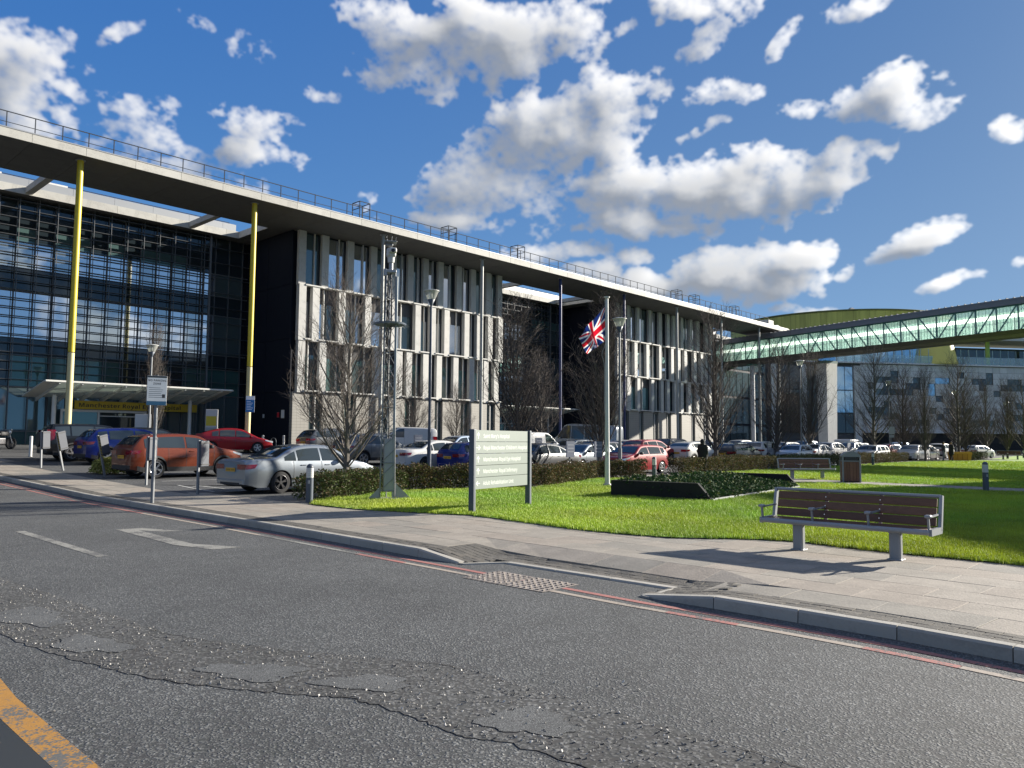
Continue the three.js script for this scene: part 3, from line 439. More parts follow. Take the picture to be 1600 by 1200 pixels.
    for (let y = 4.35; y < SOF - 0.2; y += 0.575) { const g = box(lxr - x0, 0.035, 0.30, (lxr + x0) / 2, 0, 0).rotateX(0); const l = put('louvre', g, M.louvre); l.position.set(0, y, z + 0.42); l.rotation.x = 0; }
    for (let y = 4.9; y < SOF - 0.2; y += 1.15) put('louvre', box(3.3, 0.035, 0.2, lxr + 1.65, y, z + 0.36), M.louvre);
    for (let i = 0; i <= n; i++) { const x = x0 + i * P; if (x < lxr + 0.1) put('louvre_hanger', box(0.035, SOF - 4.2, 0.05, x, 4.2 + (SOF - 4.2) / 2, z + 0.58), M.mullion); }
    put('corner_post', box(0.14, SOF, 0.14, lxr, SOF / 2, z + 0.55), M.mullion);
  }
  bay(-5.9, 15.55, 5); bay(37.2, 55.3, 6);
  // the front runs on past the picture's edge
  put('bay_backing', box(25.2, SOF, 0.2, -18.5, SOF / 2, -10.82), M.navy); for (const [y0, y1, m] of [[0.1, 3.85, 3], [3.95, 7, 3], [7.05, 10.05, 1], [11.6, 13.3, 1]]) for (let x = -31; x < -6.2; x += 3.1) put('wide_pane', box(3.0, y1 - y0, 0.03, x + 1.55, (y0 + y1) / 2, -10.6), M.glass[m]); for (let y = 4.35; y < SOF - 0.2; y += 0.575) put('louvre', box(25, 0.035, 0.3, -18.5, y, -10.08), M.louvre);
  // dim interior partitions seen in the bays are the panes' own tint; third bay stays in the bridge's shade
  put('bay_backing', box(13.5, SOF, 0.3, 84.0, SOF / 2, -10.6), M.navy);
  for (let x = 77.4; x < 91; x += 2.2) put('mullion', box(0.08, SOF, 0.16, x, SOF / 2, -10.4), M.mullion);

  // ---- wings
  const TOPF = [15.84, 17.8, 20.08, 22.3, 24.25, 26.07, 27.71, 29.41, 31.56, 33.32, 35.25, 36.75], MIDF = [15.88, 17.02, 19.31, 21.75, 24.34, 26.84, 28.5, 30.08, 32.46, 33.98, 35.41, 36.77], LOWF = [15.94, 17.75, 20.08, 22.78, 25.01, 26.01, 27.8, 29.31, 31.24, 33.17, 34.97, 36.3];
  const tileT = pixelTex(256, (u, v, c) => { const a = (u * 4) % 1, b = (v * 4) % 1, j = a < 0.035 || b < 0.05, w = j ? 0.42 : 0.9 + 0.08 * vnoise(u * 90, v * 90, 3); c[0] = w; c[1] = w * 0.985; c[2] = w * 0.95; }, 1.0); tileT.repeat.set(0.78, 1.15);
  M.tile = std([0.30, 0.29, 0.265], 0.55, 0, { map: tileT });
  function wing(x0, x1, rows, seed) {
    const q = rng(seed), zf = -3.4, zg = -3.78, S = [SOF, 12.95 - BASE, 8.95 - BASE, 5.13 - BASE];
    put('wing_core', box(x1 - x0 - 0.1, SOF, 6.4, (x0 + x1) / 2, SOF / 2, zg - 3.45), M.navy);
    // plain dark flank walls, in storey-high panels
    for (const [x, s] of [[x0, -1], [x1, 1]]) { let y0 = 0; for (const y1 of [4.15, 8.05, 12.05, SOF]) { for (let k = 0; k < 2; k++) put('flank_panel', box(0.08, y1 - y0 - 0.03, 3.46, x + s * 0.0, (y0 + y1) / 2, zg - 0.05 - 1.74 - k * 3.49), M.navy); y0 = y1; } }
    rows.forEach((F, k) => {
      const top = S[k], bot = S[k + 1], list = [...F, x1 + 0.02];
      F.forEach((x, i) => {
        const off = k === 1 ? 0.10 : k === 0 ? 0 : 0.04, h = top - bot + (k ? 0.18 : -0.02), w = 0.6;
        put('fin', metreUV(rbox(w, h, 0.30 + off, x + w / 2, bot + h / 2 - (k ? 0.1 : 0), zf - 0.12 + off / 2, 0.012, 1), 1, q() * 3, q() * 3), M.fin[Math.floor(q() * 3)]);
        const a = x + w, b = list[i + 1]; if (b - a < 0.25) return;
        const gw = b - a, spl = gw > 0.8 ? (q() < 0.6 ? 0.64 : 0.36) : 1, hs = top - bot - 0.16, spH = k === 0 ? 0.12 : hs * (0.28 + 0.06 * q());
        const parts = spl === 1 ? [[a, b]] : [[a, a + gw * spl], [a + gw * spl, b]];
        parts.forEach(([c, d]) => {
          const m = k < 2 ? M.glass[[0, 2, 0, 1, 3][Math.floor(q() * 5)]] : (q() < 0.6 ? M.glassGreen[Math.floor(q() * 2)] : M.glass[3]);
          const p = put('window_pane', box(d - c - 0.05, hs - spH, 0.02, (c + d) / 2, bot + 0.14 + (hs - spH) / 2, zg), m); p.rotation.y = (q() - 0.5) * 0.004;
          put('spandrel_panel', box(d - c - 0.05, spH - 0.02, 0.03, (c + d) / 2, top - spH / 2 - 0.02, zg), k ? M.spandrel[Math.floor(q() * 2)] : M.deepBlue);
        });
        if (spl !== 1) put('window_mullion', box(0.055, hs + 0.12, 0.16, a + gw * spl, bot + 0.08 + hs / 2, zg + 0.08), M.whiteFrame);
        put('window_reveal', box(0.10, hs, 0.05, b - 0.07, bot + 0.1 + hs / 2, zg + 0.045), M.darkMullion);
        put('window_sill', rbox(gw + 0.1, 0.11, 0.62, (a + b) / 2, bot + 0.045, zf - 0.12, 0.012, 1), M.fin[2]);
      });
    });
    // tiled ground floor with tall narrow openings
    const g0 = 4.12; let x = x0 + 0.05, k = 0;
    while (x < x1 - 0.3) {
      const w = Math.min(1.35 + 0.9 * q(), x1 - x); put('tile_wall', metreUV(box(w, g0, 0.4, x + w / 2, g0 / 2, zf - 0.24), 1, 0, 0), M.tile); x += w; if (x > x1 - 1.0) { if (x < x1) put('tile_wall', metreUV(box(x1 - x, g0, 0.4, (x + x1) / 2, g0 / 2, zf - 0.24), 1, 0, 0), M.tile); break; }
      const o = 0.85 + 0.35 * q(); put('window_pane', box(o, g0 - 0.3, 0.02, x + o / 2, g0 / 2, zf - 0.34), k % 2 ? M.glassGreen[0] : M.glass[3]);
      put('window_mullion', box(0.06, g0 - 0.2, 0.14, x + o * 0.55, g0 / 2, zf - 0.28), M.whiteFrame); put('window_head', box(o, 0.2, 0.3, x + o / 2, g0 - 0.1, zf - 0.26), M.darkMullion); put('window_bar', box(o, 0.05, 0.1, x + o / 2, 2.35, zf - 0.3), M.mullion); x += o; k++;
    }
    put('wing_back', box(x1 - x0, SOF, 0.1, (x0 + x1) / 2, SOF / 2, -10.8), M.navy);
  }
  wing(15.62, 37.2, [TOPF, MIDF, LOWF], 41);
  const sh = 39.75, jig = (F, s) => { const q = rng(s); return F.map((x, i) => x + sh + (i && i < 11 ? (q() - 0.5) * 0.5 : 0)); };
  wing(55.4, 77.3, [jig(TOPF, 1), jig(MIDF, 2), jig(LOWF, 3)], 43);

  // ---- slender roof poles, each standing free
  const poleAt = (x, kindOf, label) => {
    const [wx, wz] = BW(x, 0), y = hgt(wx, wz), H = 17.05 - y, t = thing('roof_pole', label, 'pole', [wx, y - 0.05, wz], PHI, 'slender poles under the roof edge'), split = 6.3 - y;
    if (kindOf === 'yellow') { put('shaft', cyl(0.165, 0.165, H - split, 24, 0, split + (H - split) / 2 + 0.05, 0), M.yellow, t); put('lower_sleeve', cyl(0.168, 0.168, split, 24, 0, split / 2, 0), M.cream, t); }
    else put('shaft', cyl(0.14, 0.14, H + 0.05, 24, 0, H / 2 + 0.025, 0), kindOf === 'blue' ? M.poleBlue : M.polePale, t);
    put('cap_plate', cyl(0.26, 0.26, 0.04, 16, 0, H + 0.02, 0), M.steelGrey, t); put('base_collar', cyl(0.24, 0.26, 0.10, 16, 0, 0.08, 0), M.steelGrey, t);
  };
  poleAt(0, 'yellow', 'tall yellow roof pole rising past the entrance canopy'); poleAt(10.45, 'yellow', 'tall yellow roof pole with small blue sign beside the dark flank wall');
  poleAt(20.9, 'pale', 'pale roof pole hidden behind the camera mast'); poleAt(31.35, 'pale', 'pale grey roof pole in front of the first fin wing');
  poleAt(41.8, 'blue', 'dark blue roof pole left of the flag'); poleAt(52.25, 'blue', 'dark blue roof pole right of the flag'); poleAt(62.7, 'pale', 'pale grey roof pole in front of the second fin wing'); poleAt(73.15, 'pale', 'pale roof pole at the far end of the second fin wing'); poleAt(83.6, 'pale', 'pale roof pole where the glass bridge meets the hospital'); poleAt(89.6, 'pale', 'last pale roof pole under the roof tip');

  // ---- entrance canopies: folded translucent roofs on ribs, with a lettered fascia
  function canopy(x0, x1, label, sign) {
    const [wx, wz] = BW(x0, 0), t = thing('entrance_canopy', label, 'canopy', [wx, BASE, wz], PHI), w = x1 - x0;
    const top = std([0.60, 0.60, 0.56], 0.4), clear = new THREE.MeshPhysicalMaterial({ color: col(0.62, 0.68, 0.64), roughness: 0.85, transmission: 0.6, thickness: 0 });
    const n = 8, zb = -10.2, zf2 = -5.6, yb = 2.9, yf = 3.98;
    // sloping sheet: low at the wall line, lifting to the front edge
    const Q = (x, z, y) => [x, y, z];
    for (let i = 0; i < n; i++) {
      const a = w * i / n + 0.05, b = w * (i + 1) / n - 0.05;
      put('glass_panel', prism([[zb, yb + 0.42], [zf2, yf + 0.10], [zf2, yf + 0.13], [zb, yb + 0.45]], b - a).rotateY(-Math.PI / 2).translate(b, 0, 0), clear, t);
      put('drip_strip', box(b - a, 0.03, 0.35, (a + b) / 2, 3.66, -7.4), top, t);
    }
    for (let i = 0; i <= n; i++) { const x = w * i / n; put('rib', prism([[zb, yb + 0.1], [zf2, yf - 0.05], [zf2, yf + 0.09], [zb, yb + 0.41]], 0.07).rotateY(-Math.PI / 2).translate(x + 0.035, 0, 0), top, t); }
    put('front_edge', rbox(w + 1.6, 0.12, 0.16, w / 2, yf + 0.1, zf2, 0.03, 1), top, t);
    for (const [x, s] of [[0, -1], [w, 1]]) put('side_wing', prism([[zb + 0.2, yb + 0.36], [zf2, yf + 0.06], [zf2, yf + 0.12], [zb + 0.2, yb + 0.44]], 0.85).rotateY(-Math.PI / 2).translate(s < 0 ? x - 0.0 : x + 0.85, 0, 0), top, t);
    for (const x of [0.6, w - 0.9]) put('column', cyl(0.13, 0.13, 3.4, 16, x, 1.7, -8.6), M.whiteFrame, t);
    // doors behind
    const door = put('door_frame', [box(0.12, 2.4, 0.14, w * 0.36, 1.2, -9.9), box(0.12, 2.4, 0.14, w * 0.66, 1.2, -9.9), box(0.12, 2.4, 0.14, w * 0.14, 1.2, -9.9), box(w * 0.52 + 0.12, 0.16, 0.16, w * 0.40, 2.48, -9.9), box(w * 0.3, 0.06, 0.1, w * 0.51, 2.15, -9.86)], M.whiteFrame, t);
    put('door_glass', box(w * 0.3 - 0.12, 2.1, 0.02, w * 0.51, 1.05, -9.92), M.deepBlue, door); put('door_glass', box(w * 0.22 - 0.12, 2.5, 0.02, w * 0.25, 1.25, -9.92), M.glassGreen[1], door);
    if (sign) put('name_sign', new THREE.PlaneGeometry(8.2, 0.55).translate(6.2, 2.86, -9.55), std(0xffffff, 0.5, 0, { map: sign }), t), put('sign_board', box(8.2, 0.55, 0.1, 6.2, 2.86, -9.61), M.yellow, t);
  }
  const nameT = canvasTex(1536, 128, (c, w, h) => { c.fillStyle = '#c2a31e'; c.fillRect(0, 0, w, h); c.fillStyle = '#161616'; c.font = '600 86px sans-serif'; c.textBaseline = 'middle'; c.fillText('Manchester Royal Eye Hospital', 40, h / 2 + 4, w - 80); });
  canopy(1.15, 11.4, 'white ribbed entrance canopy with yellow name board behind the yellow pole', nameT);
  canopy(41.0, 51.0, 'white ribbed entrance canopy behind the blue pole in the second bay');
}
// ---------------------------------------------------------------- glazed link bridge, the children's wing beyond it, and the block off to the right
{
  const put = (n, g, m, p) => mesh(n, g, m, p), r = rng(202);
  const bx = 0.5145, bz = 0.8575, S0 = [34.4, -105.5], ry = Math.atan2(-bz, bx);   // local x runs along the bridge, towards the road
  const B = thing('link_bridge', 'long green glazed footbridge on trusses leaving the hospital roof end', 'footbridge', [S0[0], 0, S0[1]], ry);
  const T0 = -9, T1 = 72, W = 3.6, Y0 = 13.1, Y1 = 15.75, P = 2.1, lg = T1 - T0, mid = (T0 + T1) / 2;
  const barM = std([0.20, 0.40, 0.34], 0.6), green = std([0.06, 0.17, 0.145], 0.5), roofM = std([0.17, 0.18, 0.195], 0.6), belly = std([0.20, 0.205, 0.215], 0.7, 0, { map: TX.streak });
  const pane = [[0.86, 0.93, 0.905], [0.83, 0.91, 0.88], [0.88, 0.945, 0.92]].map((c) => new THREE.MeshPhysicalMaterial({ color: col(...c), roughness: 0.7, transmission: 0.85, thickness: 0, ior: 1.35 }));
  const farPane = new THREE.MeshPhysicalMaterial({ color: col(0.76, 0.90, 0.85), roughness: 1, transmission: 0.9, thickness: 0, ior: 1.3 });
  const roof = put('roof', [box(lg, 0.16, W + 0.7, mid, Y1 + 0.62, -W / 2), box(lg, 0.52, 0.08, mid, Y1 + 0.30, 0.28)], roofM, B);
  for (let t = T0; t < T1; t += 0.7) put('roof_rib', box(0.07, 0.1, W + 0.74, t + 0.35, Y1 + 0.74, -W / 2), roofM, roof);
  put('edge_fascia', metreUV(rbox(lg, 0.34, 0.12, mid, Y0 - 0.17, 0.1, 0.02, 1)), belly, B);
  put('underside', prism([[0.05, Y0 - 0.35], [-0.6, Y0 - 0.72], [-W + 0.6, Y0 - 0.72], [-W - 0.05, Y0 - 0.35]], lg).rotateY(-Math.PI / 2).rotateY(Math.PI).translate(T0, 0, 0).rotateY(0), std([0.09, 0.087, 0.082], 0.8), B);
  put('floor', box(lg, 0.12, W, mid, Y0 + 0.02, -W / 2), std([0.2, 0.2, 0.19], 0.8), B);
  put('far_fascia', box(lg, 0.34, 0.12, mid, Y0 - 0.17, -W - 0.02), belly, B);
  for (let k = -9; k < 29; k++) {
    const t = 11.9 + P * k; if (t < T0 || t > T1) continue;
    for (const [z, q] of [[0, 1], [-W, 0]]) {
      put('truss_post', box(0.15, Y1 - Y0, 0.16, t, (Y0 + Y1) / 2, z), green, B);
      if (q) { const fw = (t >= 24 || t < 5.5); put('truss_diagonal', beam(V(t + 0.1, fw ? Y0 : Y1, 0), V(t + P - 0.1, fw ? Y1 : Y0, 0), 0.13, 0.13), green, B); if (Math.abs(t - 7.7) < 1) put('truss_diagonal', beam(V(t + 0.1, Y0, 0), V(t + P - 0.1, Y1, 0), 0.13, 0.13), green, B); }
      put('glass_pane', box(P - 0.2, Y1 - Y0, 0.02, t + P / 2, (Y0 + Y1) / 2, z + (q ? 0.05 : -0.05)), q ? pane[Math.floor(r() * 3)] : farPane, B);
    }
    put('handrail', box(P, 0.06, 0.06, t + P / 2, Y0 + 1.0, -0.22), green, B);
    for (let j = 1; j < 6; j++) put('glazing_bar', box(0.03, Y1 - Y0 - 0.1, 0.03, t + j * P / 6, (Y0 + Y1) / 2, 0.075), barM, B);
  }
  put('top_chord', box(lg, 0.18, 0.2, mid, Y1, 0), green, B); put('bottom_chord', box(lg, 0.16, 0.2, mid, Y0 + 0.02, 0), green, B);
  // its support
  const c = thing('bridge_pier', 'tall pale tapered pier holding up the green footbridge', 'pier', [40.2, 0, -98.0], ry);
  put('shaft', metreUV(toCreasedNormals(new THREE.CylinderGeometry(1.0, 0.82, 11.7, 4, 1).rotateY(Math.PI / 4).scale(1.15, 1, 1.5).translate(0, 5.85, 0), 0.5)), std([0.70, 0.70, 0.68], 0.6, 0, { map: TX.streak }), c); put('bearing', box(1.6, 0.35, 2.4, 0, 11.85, 0), green, c);
  const c2 = thing('bridge_pier', 'slim white post under the footbridge beside the hospital', 'pier', [32.6, 0, -104.0], ry); put('shaft', cyl(0.3, 0.3, 12.1, 16, 0, 6.05, 0), std([0.55, 0.56, 0.57], 0.5), c2); put('bearing', box(0.9, 0.2, 1.2, 0, 12.1, 0), green, c2);

  const [kx, kz] = BW(94.5, -15.5), K = thing('link_block', 'dark glazed block behind the bridge mouth at the roof end', 'building', [kx, 0, kz], PHI);
  put('wall', box(16, 16.6, 15, 0, 8.3, 0), M.navy, K); for (let i = 0; i < 8; i++) for (let j = 0; j < 4; j++) put('window', box(1.8, 3.7, 0.05, -7 + i * 2, 2.2 + j * 4.05, 7.54), M.glass[3], K); put('roof_edge', box(16.4, 0.5, 15.4, 0, 16.8, 0), M.fascia[1], K);

  // ---- panelled hospital wing beyond
  const fr = Math.atan2(5.5, 33), F = thing('panelled_hospital', 'far pale panelled hospital wing with scattered dark windows under the footbridge', 'building', [41, 0, -122.4], fr);
  const pm = [[0.48, 0.50, 0.54], [0.44, 0.46, 0.50], [0.52, 0.54, 0.58]].map((k) => std(k, 0.5)), dark = [glass([0.05, 0.06, 0.065], 0.3), glass([0.09, 0.11, 0.11], 0.4)], light = glass([0.35, 0.5, 0.6], 0.7);
  put('core', box(66, 14.6, 10, 33, 7.3, -5.3), std([0.07, 0.075, 0.085], 0.8), F);
  const PW = 1.36, PH = 1.0, wins = new Set();
  const W1 = (c0, c1, row) => { for (let i = c0; i <= c1; i++) wins.add(i + ',' + row); };
  W1(4, 4, 9); W1(2, 4, 8); W1(7, 7, 8); W1(1, 1, 7); W1(3, 3, 7); W1(6, 7, 7); W1(2, 6, 6); W1(10, 10, 5); W1(3, 3, 4); W1(1, 3, 3); W1(9, 9, 3); W1(11, 12, 3); W1(2, 4, 2); W1(10, 10, 2); W1(13, 13, 9); W1(15, 17, 8); W1(16, 16, 7); W1(17, 17, 9); W1(18, 18, 6); W1(20, 21, 8); W1(19, 22, 7); W1(21, 21, 4); W1(13, 14, 3); W1(23, 24, 3); W1(12, 12, 1); W1(15, 17, 1); W1(20, 22, 2); W1(5, 8, 1);
  const lights = new Set(['10,8', '11,8', '9,7', '9,6']);
  for (let i = 0; i < 27; i++) for (let j = 0; j < 11; j++) {
    const x = 16.1 + i * PW, y = 3.5 + j * PH, k = i + ',' + j, win = wins.has(k) || lights.has(k);
    put(win ? 'window' : 'wall_panel', win ? box(PW - 0.03, PH - 0.05, 0.05, x + PW / 2, y + PH / 2, -0.22) : box(PW - 0.035, PH - 0.04, 0.08, x + PW / 2, y + PH / 2, -0.1 + (r() - 0.5) * 0.01), win ? (lights.has(k) ? light : dark[Math.floor(r() * 2)]) : pm[Math.floor(r() * 3)], F);
  }
  put('wall', box(13, 11, 0.1, 59.4, 9, -0.1), pm[0], F);
  // taller glazed part on the left, framed in white
  for (const [x, w, m] of [[0.3, 0.9, 'w'], [1.3, 2.2, 'd'], [3.6, 1.9, 'd'], [5.6, 0.8, 'w'], [6.5, 2.6, 'd'], [9.2, 2.3, 'd'], [11.6, 1.6, 'g'], [13.3, 1.4, 'g'], [14.8, 1.2, 'w']]) for (const [a, b] of m === 'w' ? [[0, 14.2]] : [[3.2, 6.4], [6.5, 10.1], [10.2, 14]]) put(m === 'w' ? 'white_pier' : 'window', box(w, b - a - 0.06, m === 'w' ? 0.4 : 0.05, x + w / 2, (a + b) / 2, m === 'w' ? 0.0 : -0.1), m === 'w' ? std([0.5, 0.51, 0.52], 0.6) : m === 'g' && a > 6 ? light : dark[Math.floor(r() * 2)], F);
  put('undercroft', box(50, 3.3, 0.2, 41, 1.65, -0.4), std([0.02, 0.022, 0.026], 0.7), F);
  put('ledge', box(66, 0.22, 0.7, 33, 14.7, 0), pm[2], F); put('ledge', box(50, 0.18, 0.5, 41, 3.4, 0), pm[2], F);
  // terrace: glass balustrade, glazed rooms, yellow cone, canopy roof
  const terr = std([0.30, 0.42, 0.45], 0.3, 0.3);
  for (let x = 12; x < 62; x += 1.5) { put('balustrade_pane', box(1.42, 1.3, 0.03, x + 0.75, 15.45, 0.1), new THREE.MeshPhysicalMaterial({ color: col(0.75, 0.85, 0.88), roughness: 0.05, transmission: 0.8, thickness: 0 }), F); put('balustrade_post', box(0.06, 2.5, 0.08, x, 16.05, 0.1), terr, F); }
  put('terrace_room', box(22, 2.9, 5, 24, 16.2, -4.6), light, F); for (let x = 13.2; x < 35; x += 1.5) put('terrace_mullion', box(0.09, 2.9, 0.1, x, 16.2, -2.05), std([0.5, 0.52, 0.5], 0.5), F);
  put('yellow_cone', new THREE.CylinderGeometry(2.7, 3.6, 4.2, 28).translate(31.5, 16.9, -2.4), std([0.60, 0.52, 0.14], 0.6), F);
  for (const [x, z] of [[41, -1.5], [54, -1.5]]) put('terrace_column', cyl(0.35, 0.35, 4.2, 12, x, 16.9, z), std([0.28, 0.42, 0.10], 0.6), F);
  put('terrace_roof', box(28, 0.5, 9, 53, 19.2, -3.5), std([0.42, 0.43, 0.45], 0.6), F);
  put('terrace_back', box(30, 3.6, 0.2, 51, 16.6, -5.5), dark[1], F);
  // olive drum behind
  const D = thing('olive_drum', 'big olive green clad drum rising behind the footbridge', 'building', [67, 0, -158]);
  const oliveT = pixelTex(256, (u, v, c) => { const s = (u * 24) % 1, w = (s < 0.06 ? 0.7 : 1) * (0.84 + 0.14 * vnoise(u * 60, v * 7, 1) + 0.1 * vnoise(u * 22, v * 3, 5)); c[0] = w; c[1] = w; c[2] = w * 0.9; }, 1); oliveT.repeat.set(6, 1);
  put('wall', new THREE.CylinderGeometry(21, 21, 25.6, 96, 1, true).translate(0, 12.8, 0), std([0.50, 0.49, 0.13], 0.7, 0, { map: oliveT }), D); put('rim', new THREE.TorusGeometry(21, 0.18, 6, 96).rotateX(Math.PI / 2).translate(0, 25.6, 0), std([0.12, 0.13, 0.04], 0.7), D);
  put('roof', new THREE.ConeGeometry(20.9, 0.8, 96, 1).translate(0, 25.8, 0), roofM, D); put('rooflight', new THREE.CylinderGeometry(0.3, 2.2, 1.2, 4).rotateY(0.6).translate(-3.0, 26.5, 14), roofM, D);
  put('gallery_rail', [new THREE.TorusGeometry(21.4, 0.06, 4, 96).rotateX(Math.PI / 2).translate(0, 21.2, 0), new THREE.TorusGeometry(21.4, 0.06, 4, 96).rotateX(Math.PI / 2).translate(0, 20.6, 0)], M.rail, D);
  // the block off to the right whose shadow lies on the lawn
  const N = thing('brick_block', 'plain brick block standing out of the picture beyond the lawn', 'building', [0, 0, 0]), foot = [[44, -41], [44.4, -19], [90, -16], [95, -66], [72, -60]];
  const bw = std([0.30, 0.17, 0.12], 0.8, 0, { map: TX.concrete }), g = new THREE.ExtrudeGeometry(new THREE.Shape(foot.map(([x, z]) => new THREE.Vector2(x, -z))), { depth: 14, bevelEnabled: false }).rotateX(-Math.PI / 2); put('wall', metreUV(g), bw, N);
  put('parapet', new THREE.ExtrudeGeometry(new THREE.Shape(foot.map(([x, z]) => new THREE.Vector2(x, -z))), { depth: 0.15, bevelEnabled: false }).rotateX(-Math.PI / 2).scale(1.003, 1, 1.003).translate(0, 14, 0), M.fascia[0], N);
  for (let z = -38; z < -22; z += 3.2) for (let y = 1.6; y < 13; y += 3.1) put('window', box(0.1, 1.7, 1.4, 45.0 + (z + 41) * 0.05, y + 0.85, z), dark[0], N);
}
// ---------------------------------------------------------------- bare winter trees
M.bark = std([0.10, 0.088, 0.076], 0.9, 0, { map: TX.streak }); M.twig = std([0.082, 0.066, 0.056], 0.9); M.barkPale = std([0.14, 0.125, 0.108], 0.9, 0, { map: TX.streak });
function treeGeo(seed, o) {   // -> [limbs, twigs]; o: height, clear trunk, spread, limbs, rise
  const r = rng(seed), limbs = [], twigs = [];
  const tube = (list, pts, rad, sides) => {   // tapered tube along points
    const pos = [], n = pts.length; const rings = [];
    for (let i = 0; i < n; i++) { const d = pts[Math.min(i + 1, n - 1)].clone().sub(pts[Math.max(i - 1, 0)]).normalize(), u = Math.abs(d.y) > 0.9 ? V(1, 0, 0) : V(0, 1, 0), a = u.clone().cross(d).normalize(), b = d.clone().cross(a), ring = []; for (let k = 0; k < sides; k++) { const q = k / sides * TAU, c = Math.cos(q) * rad[i], s = Math.sin(q) * rad[i]; ring.push([pts[i].x + a.x * c + b.x * s, pts[i].y + a.y * c + b.y * s, pts[i].z + a.z * c + b.z * s]); } rings.push(ring); }
    for (let i = 0; i < n - 1; i++) for (let k = 0; k < sides; k++) { const m = (k + 1) % sides; list.push(...rings[i][k], ...rings[i][m], ...rings[i + 1][m], ...rings[i][k], ...rings[i + 1][m], ...rings[i + 1][k]); }
  };
  const path = (p, dir, len, n, up, wob) => { const out = [p.clone()], d = dir.clone(); for (let i = 0; i < n; i++) { d.y += up / n; d.x += (r() - 0.5) * wob; d.z += (r() - 0.5) * wob; d.normalize(); out.push(out[i].clone().addScaledVector(d, len / n)); } return out; };
  const side = (d, ang) => { const u = Math.abs(d.y) > 0.95 ? V(1, 0, 0) : V(0, 1, 0), a = u.clone().cross(d).normalize().applyAxisAngle(d, r() * TAU); return d.clone().multiplyScalar(Math.cos(ang)).addScaledVector(a, Math.sin(ang)).normalize(); };
  const H = o.height, lead = path(V(0, -0.05, 0), V(0, 1, 0), H, 14, 0, 0.05);
  tube(limbs, lead, lead.map((_, i) => o.girth * Math.pow(1 - i / 15.2, 0.9) + 0.004), 8);
  const atLead = (t) => { const f = t * 14, i = Math.min(13, Math.floor(f)); return lead[i].clone().lerp(lead[i + 1], f - i); };
  const twig = (p, d, len) => { const e = path(p, d, len, 2, 0.25, 0.25); tube(twigs, e, [0.0055, 0.004, 0.0018], 3); };
  for (let k = 0; k < o.limbs; k++) {
    const f = Math.pow((k + 0.5) / o.limbs, o.low ?? 1.35), t = o.clear / H + (0.96 - o.clear / H) * f, p = atLead(t), len = o.spread * (0.45 + 0.75 * Math.pow(1 - f, 0.75)) * (0.8 + 0.4 * r()) / Math.sin(o.angle), az = k * 2.4 + r() * 0.8;
    const ang = o.angle * (1.05 - 0.35 * f) * (0.85 + 0.3 * r()), d = V(Math.cos(az) * Math.sin(ang), Math.cos(ang), Math.sin(az) * Math.sin(ang)), n = 7, b = path(p, d, len, n, o.rise, 0.12), r0 = o.girth * 0.38 * (1 - 0.62 * f) * (0.7 + 0.5 * r());
    tube(limbs, b, b.map((_, i) => r0 * Math.pow(1 - i / (n + 0.6), 1.1) + 0.003), 5);
    const subs = Math.round(len / o.step);
    for (let s = 1; s <= subs; s++) {
      const g = 0.12 + 0.86 * s / subs, fi = g * n, i = Math.min(n - 1, Math.floor(fi)), q = b[i].clone().lerp(b[i + 1], fi - i), bd = b[i + 1].clone().sub(b[i]).normalize(), sl = (0.35 + 0.75 * r()) * o.sub * (1.15 - 0.6 * g), sb = path(q, side(bd, 0.45 + 0.35 * r()), sl, 4, o.rise * 0.7, 0.2), sr = Math.max(0.0055, r0 * 0.34 * (1 - g * 0.7));
      tube(sr > 0.009 ? limbs : twigs, sb, sb.map((_, i2) => sr * (1 - i2 / 4.6) + 0.0018), 3);
      const tw = Math.round(sl / o.twigStep); for (let w = 0; w <= tw; w++) { const h = Math.min(0.999, 0.15 + 0.85 * (w + r() * 0.5) / (tw + 0.5)), j = Math.min(3, Math.floor(h * 4)), e = sb[j].clone().lerp(sb[j + 1], h * 4 - j), sd = sb[j + 1].clone().sub(sb[j]).normalize(); twig(e, side(sd, 0.4 + 0.4 * r()), (0.22 + 0.4 * r()) * o.twig); }
    }
  }
  return [limbs, twigs].map((p) => { const g = new THREE.BufferGeometry(); g.setAttribute('position', new THREE.Float32BufferAttribute(p, 3)); g.setAttribute('uv', new THREE.Float32BufferAttribute(new Float32Array(p.length / 3 * 2).map((_, i) => (i % 2 ? p[(i >> 1) * 3 + 1] : p[(i >> 1) * 3] * 6)), 2)); g.computeVertexNormals(); return g; });
}
const treeKinds = {
  near: treeGeo(11, { height: 5.7, clear: 0.8, spread: 1.75, limbs: 42, angle: 0.78, rise: 0.55, girth: 0.095, step: 0.17, sub: 0.85, twig: 0.85, twigStep: 0.13, low: 1.5 }),
  a: treeGeo(12, { height: 9, clear: 0.9, spread: 1.75, limbs: 56, angle: 0.58, rise: 0.5, girth: 0.13, step: 0.22, sub: 1.0, twig: 1.1, twigStep: 0.2 }),
  b: treeGeo(13, { height: 9, clear: 0.9, spread: 1.6, limbs: 56, angle: 0.42, rise: 0.55, girth: 0.12, step: 0.22, sub: 1.0, twig: 1.1, twigStep: 0.2 }),
  c: treeGeo(14, { height: 9, clear: 1.1, spread: 2.1, limbs: 48, angle: 0.74, rise: 0.5, girth: 0.12, step: 0.23, sub: 1.1, twig: 1.15, twigStep: 0.21, low: 1.1 }),
};
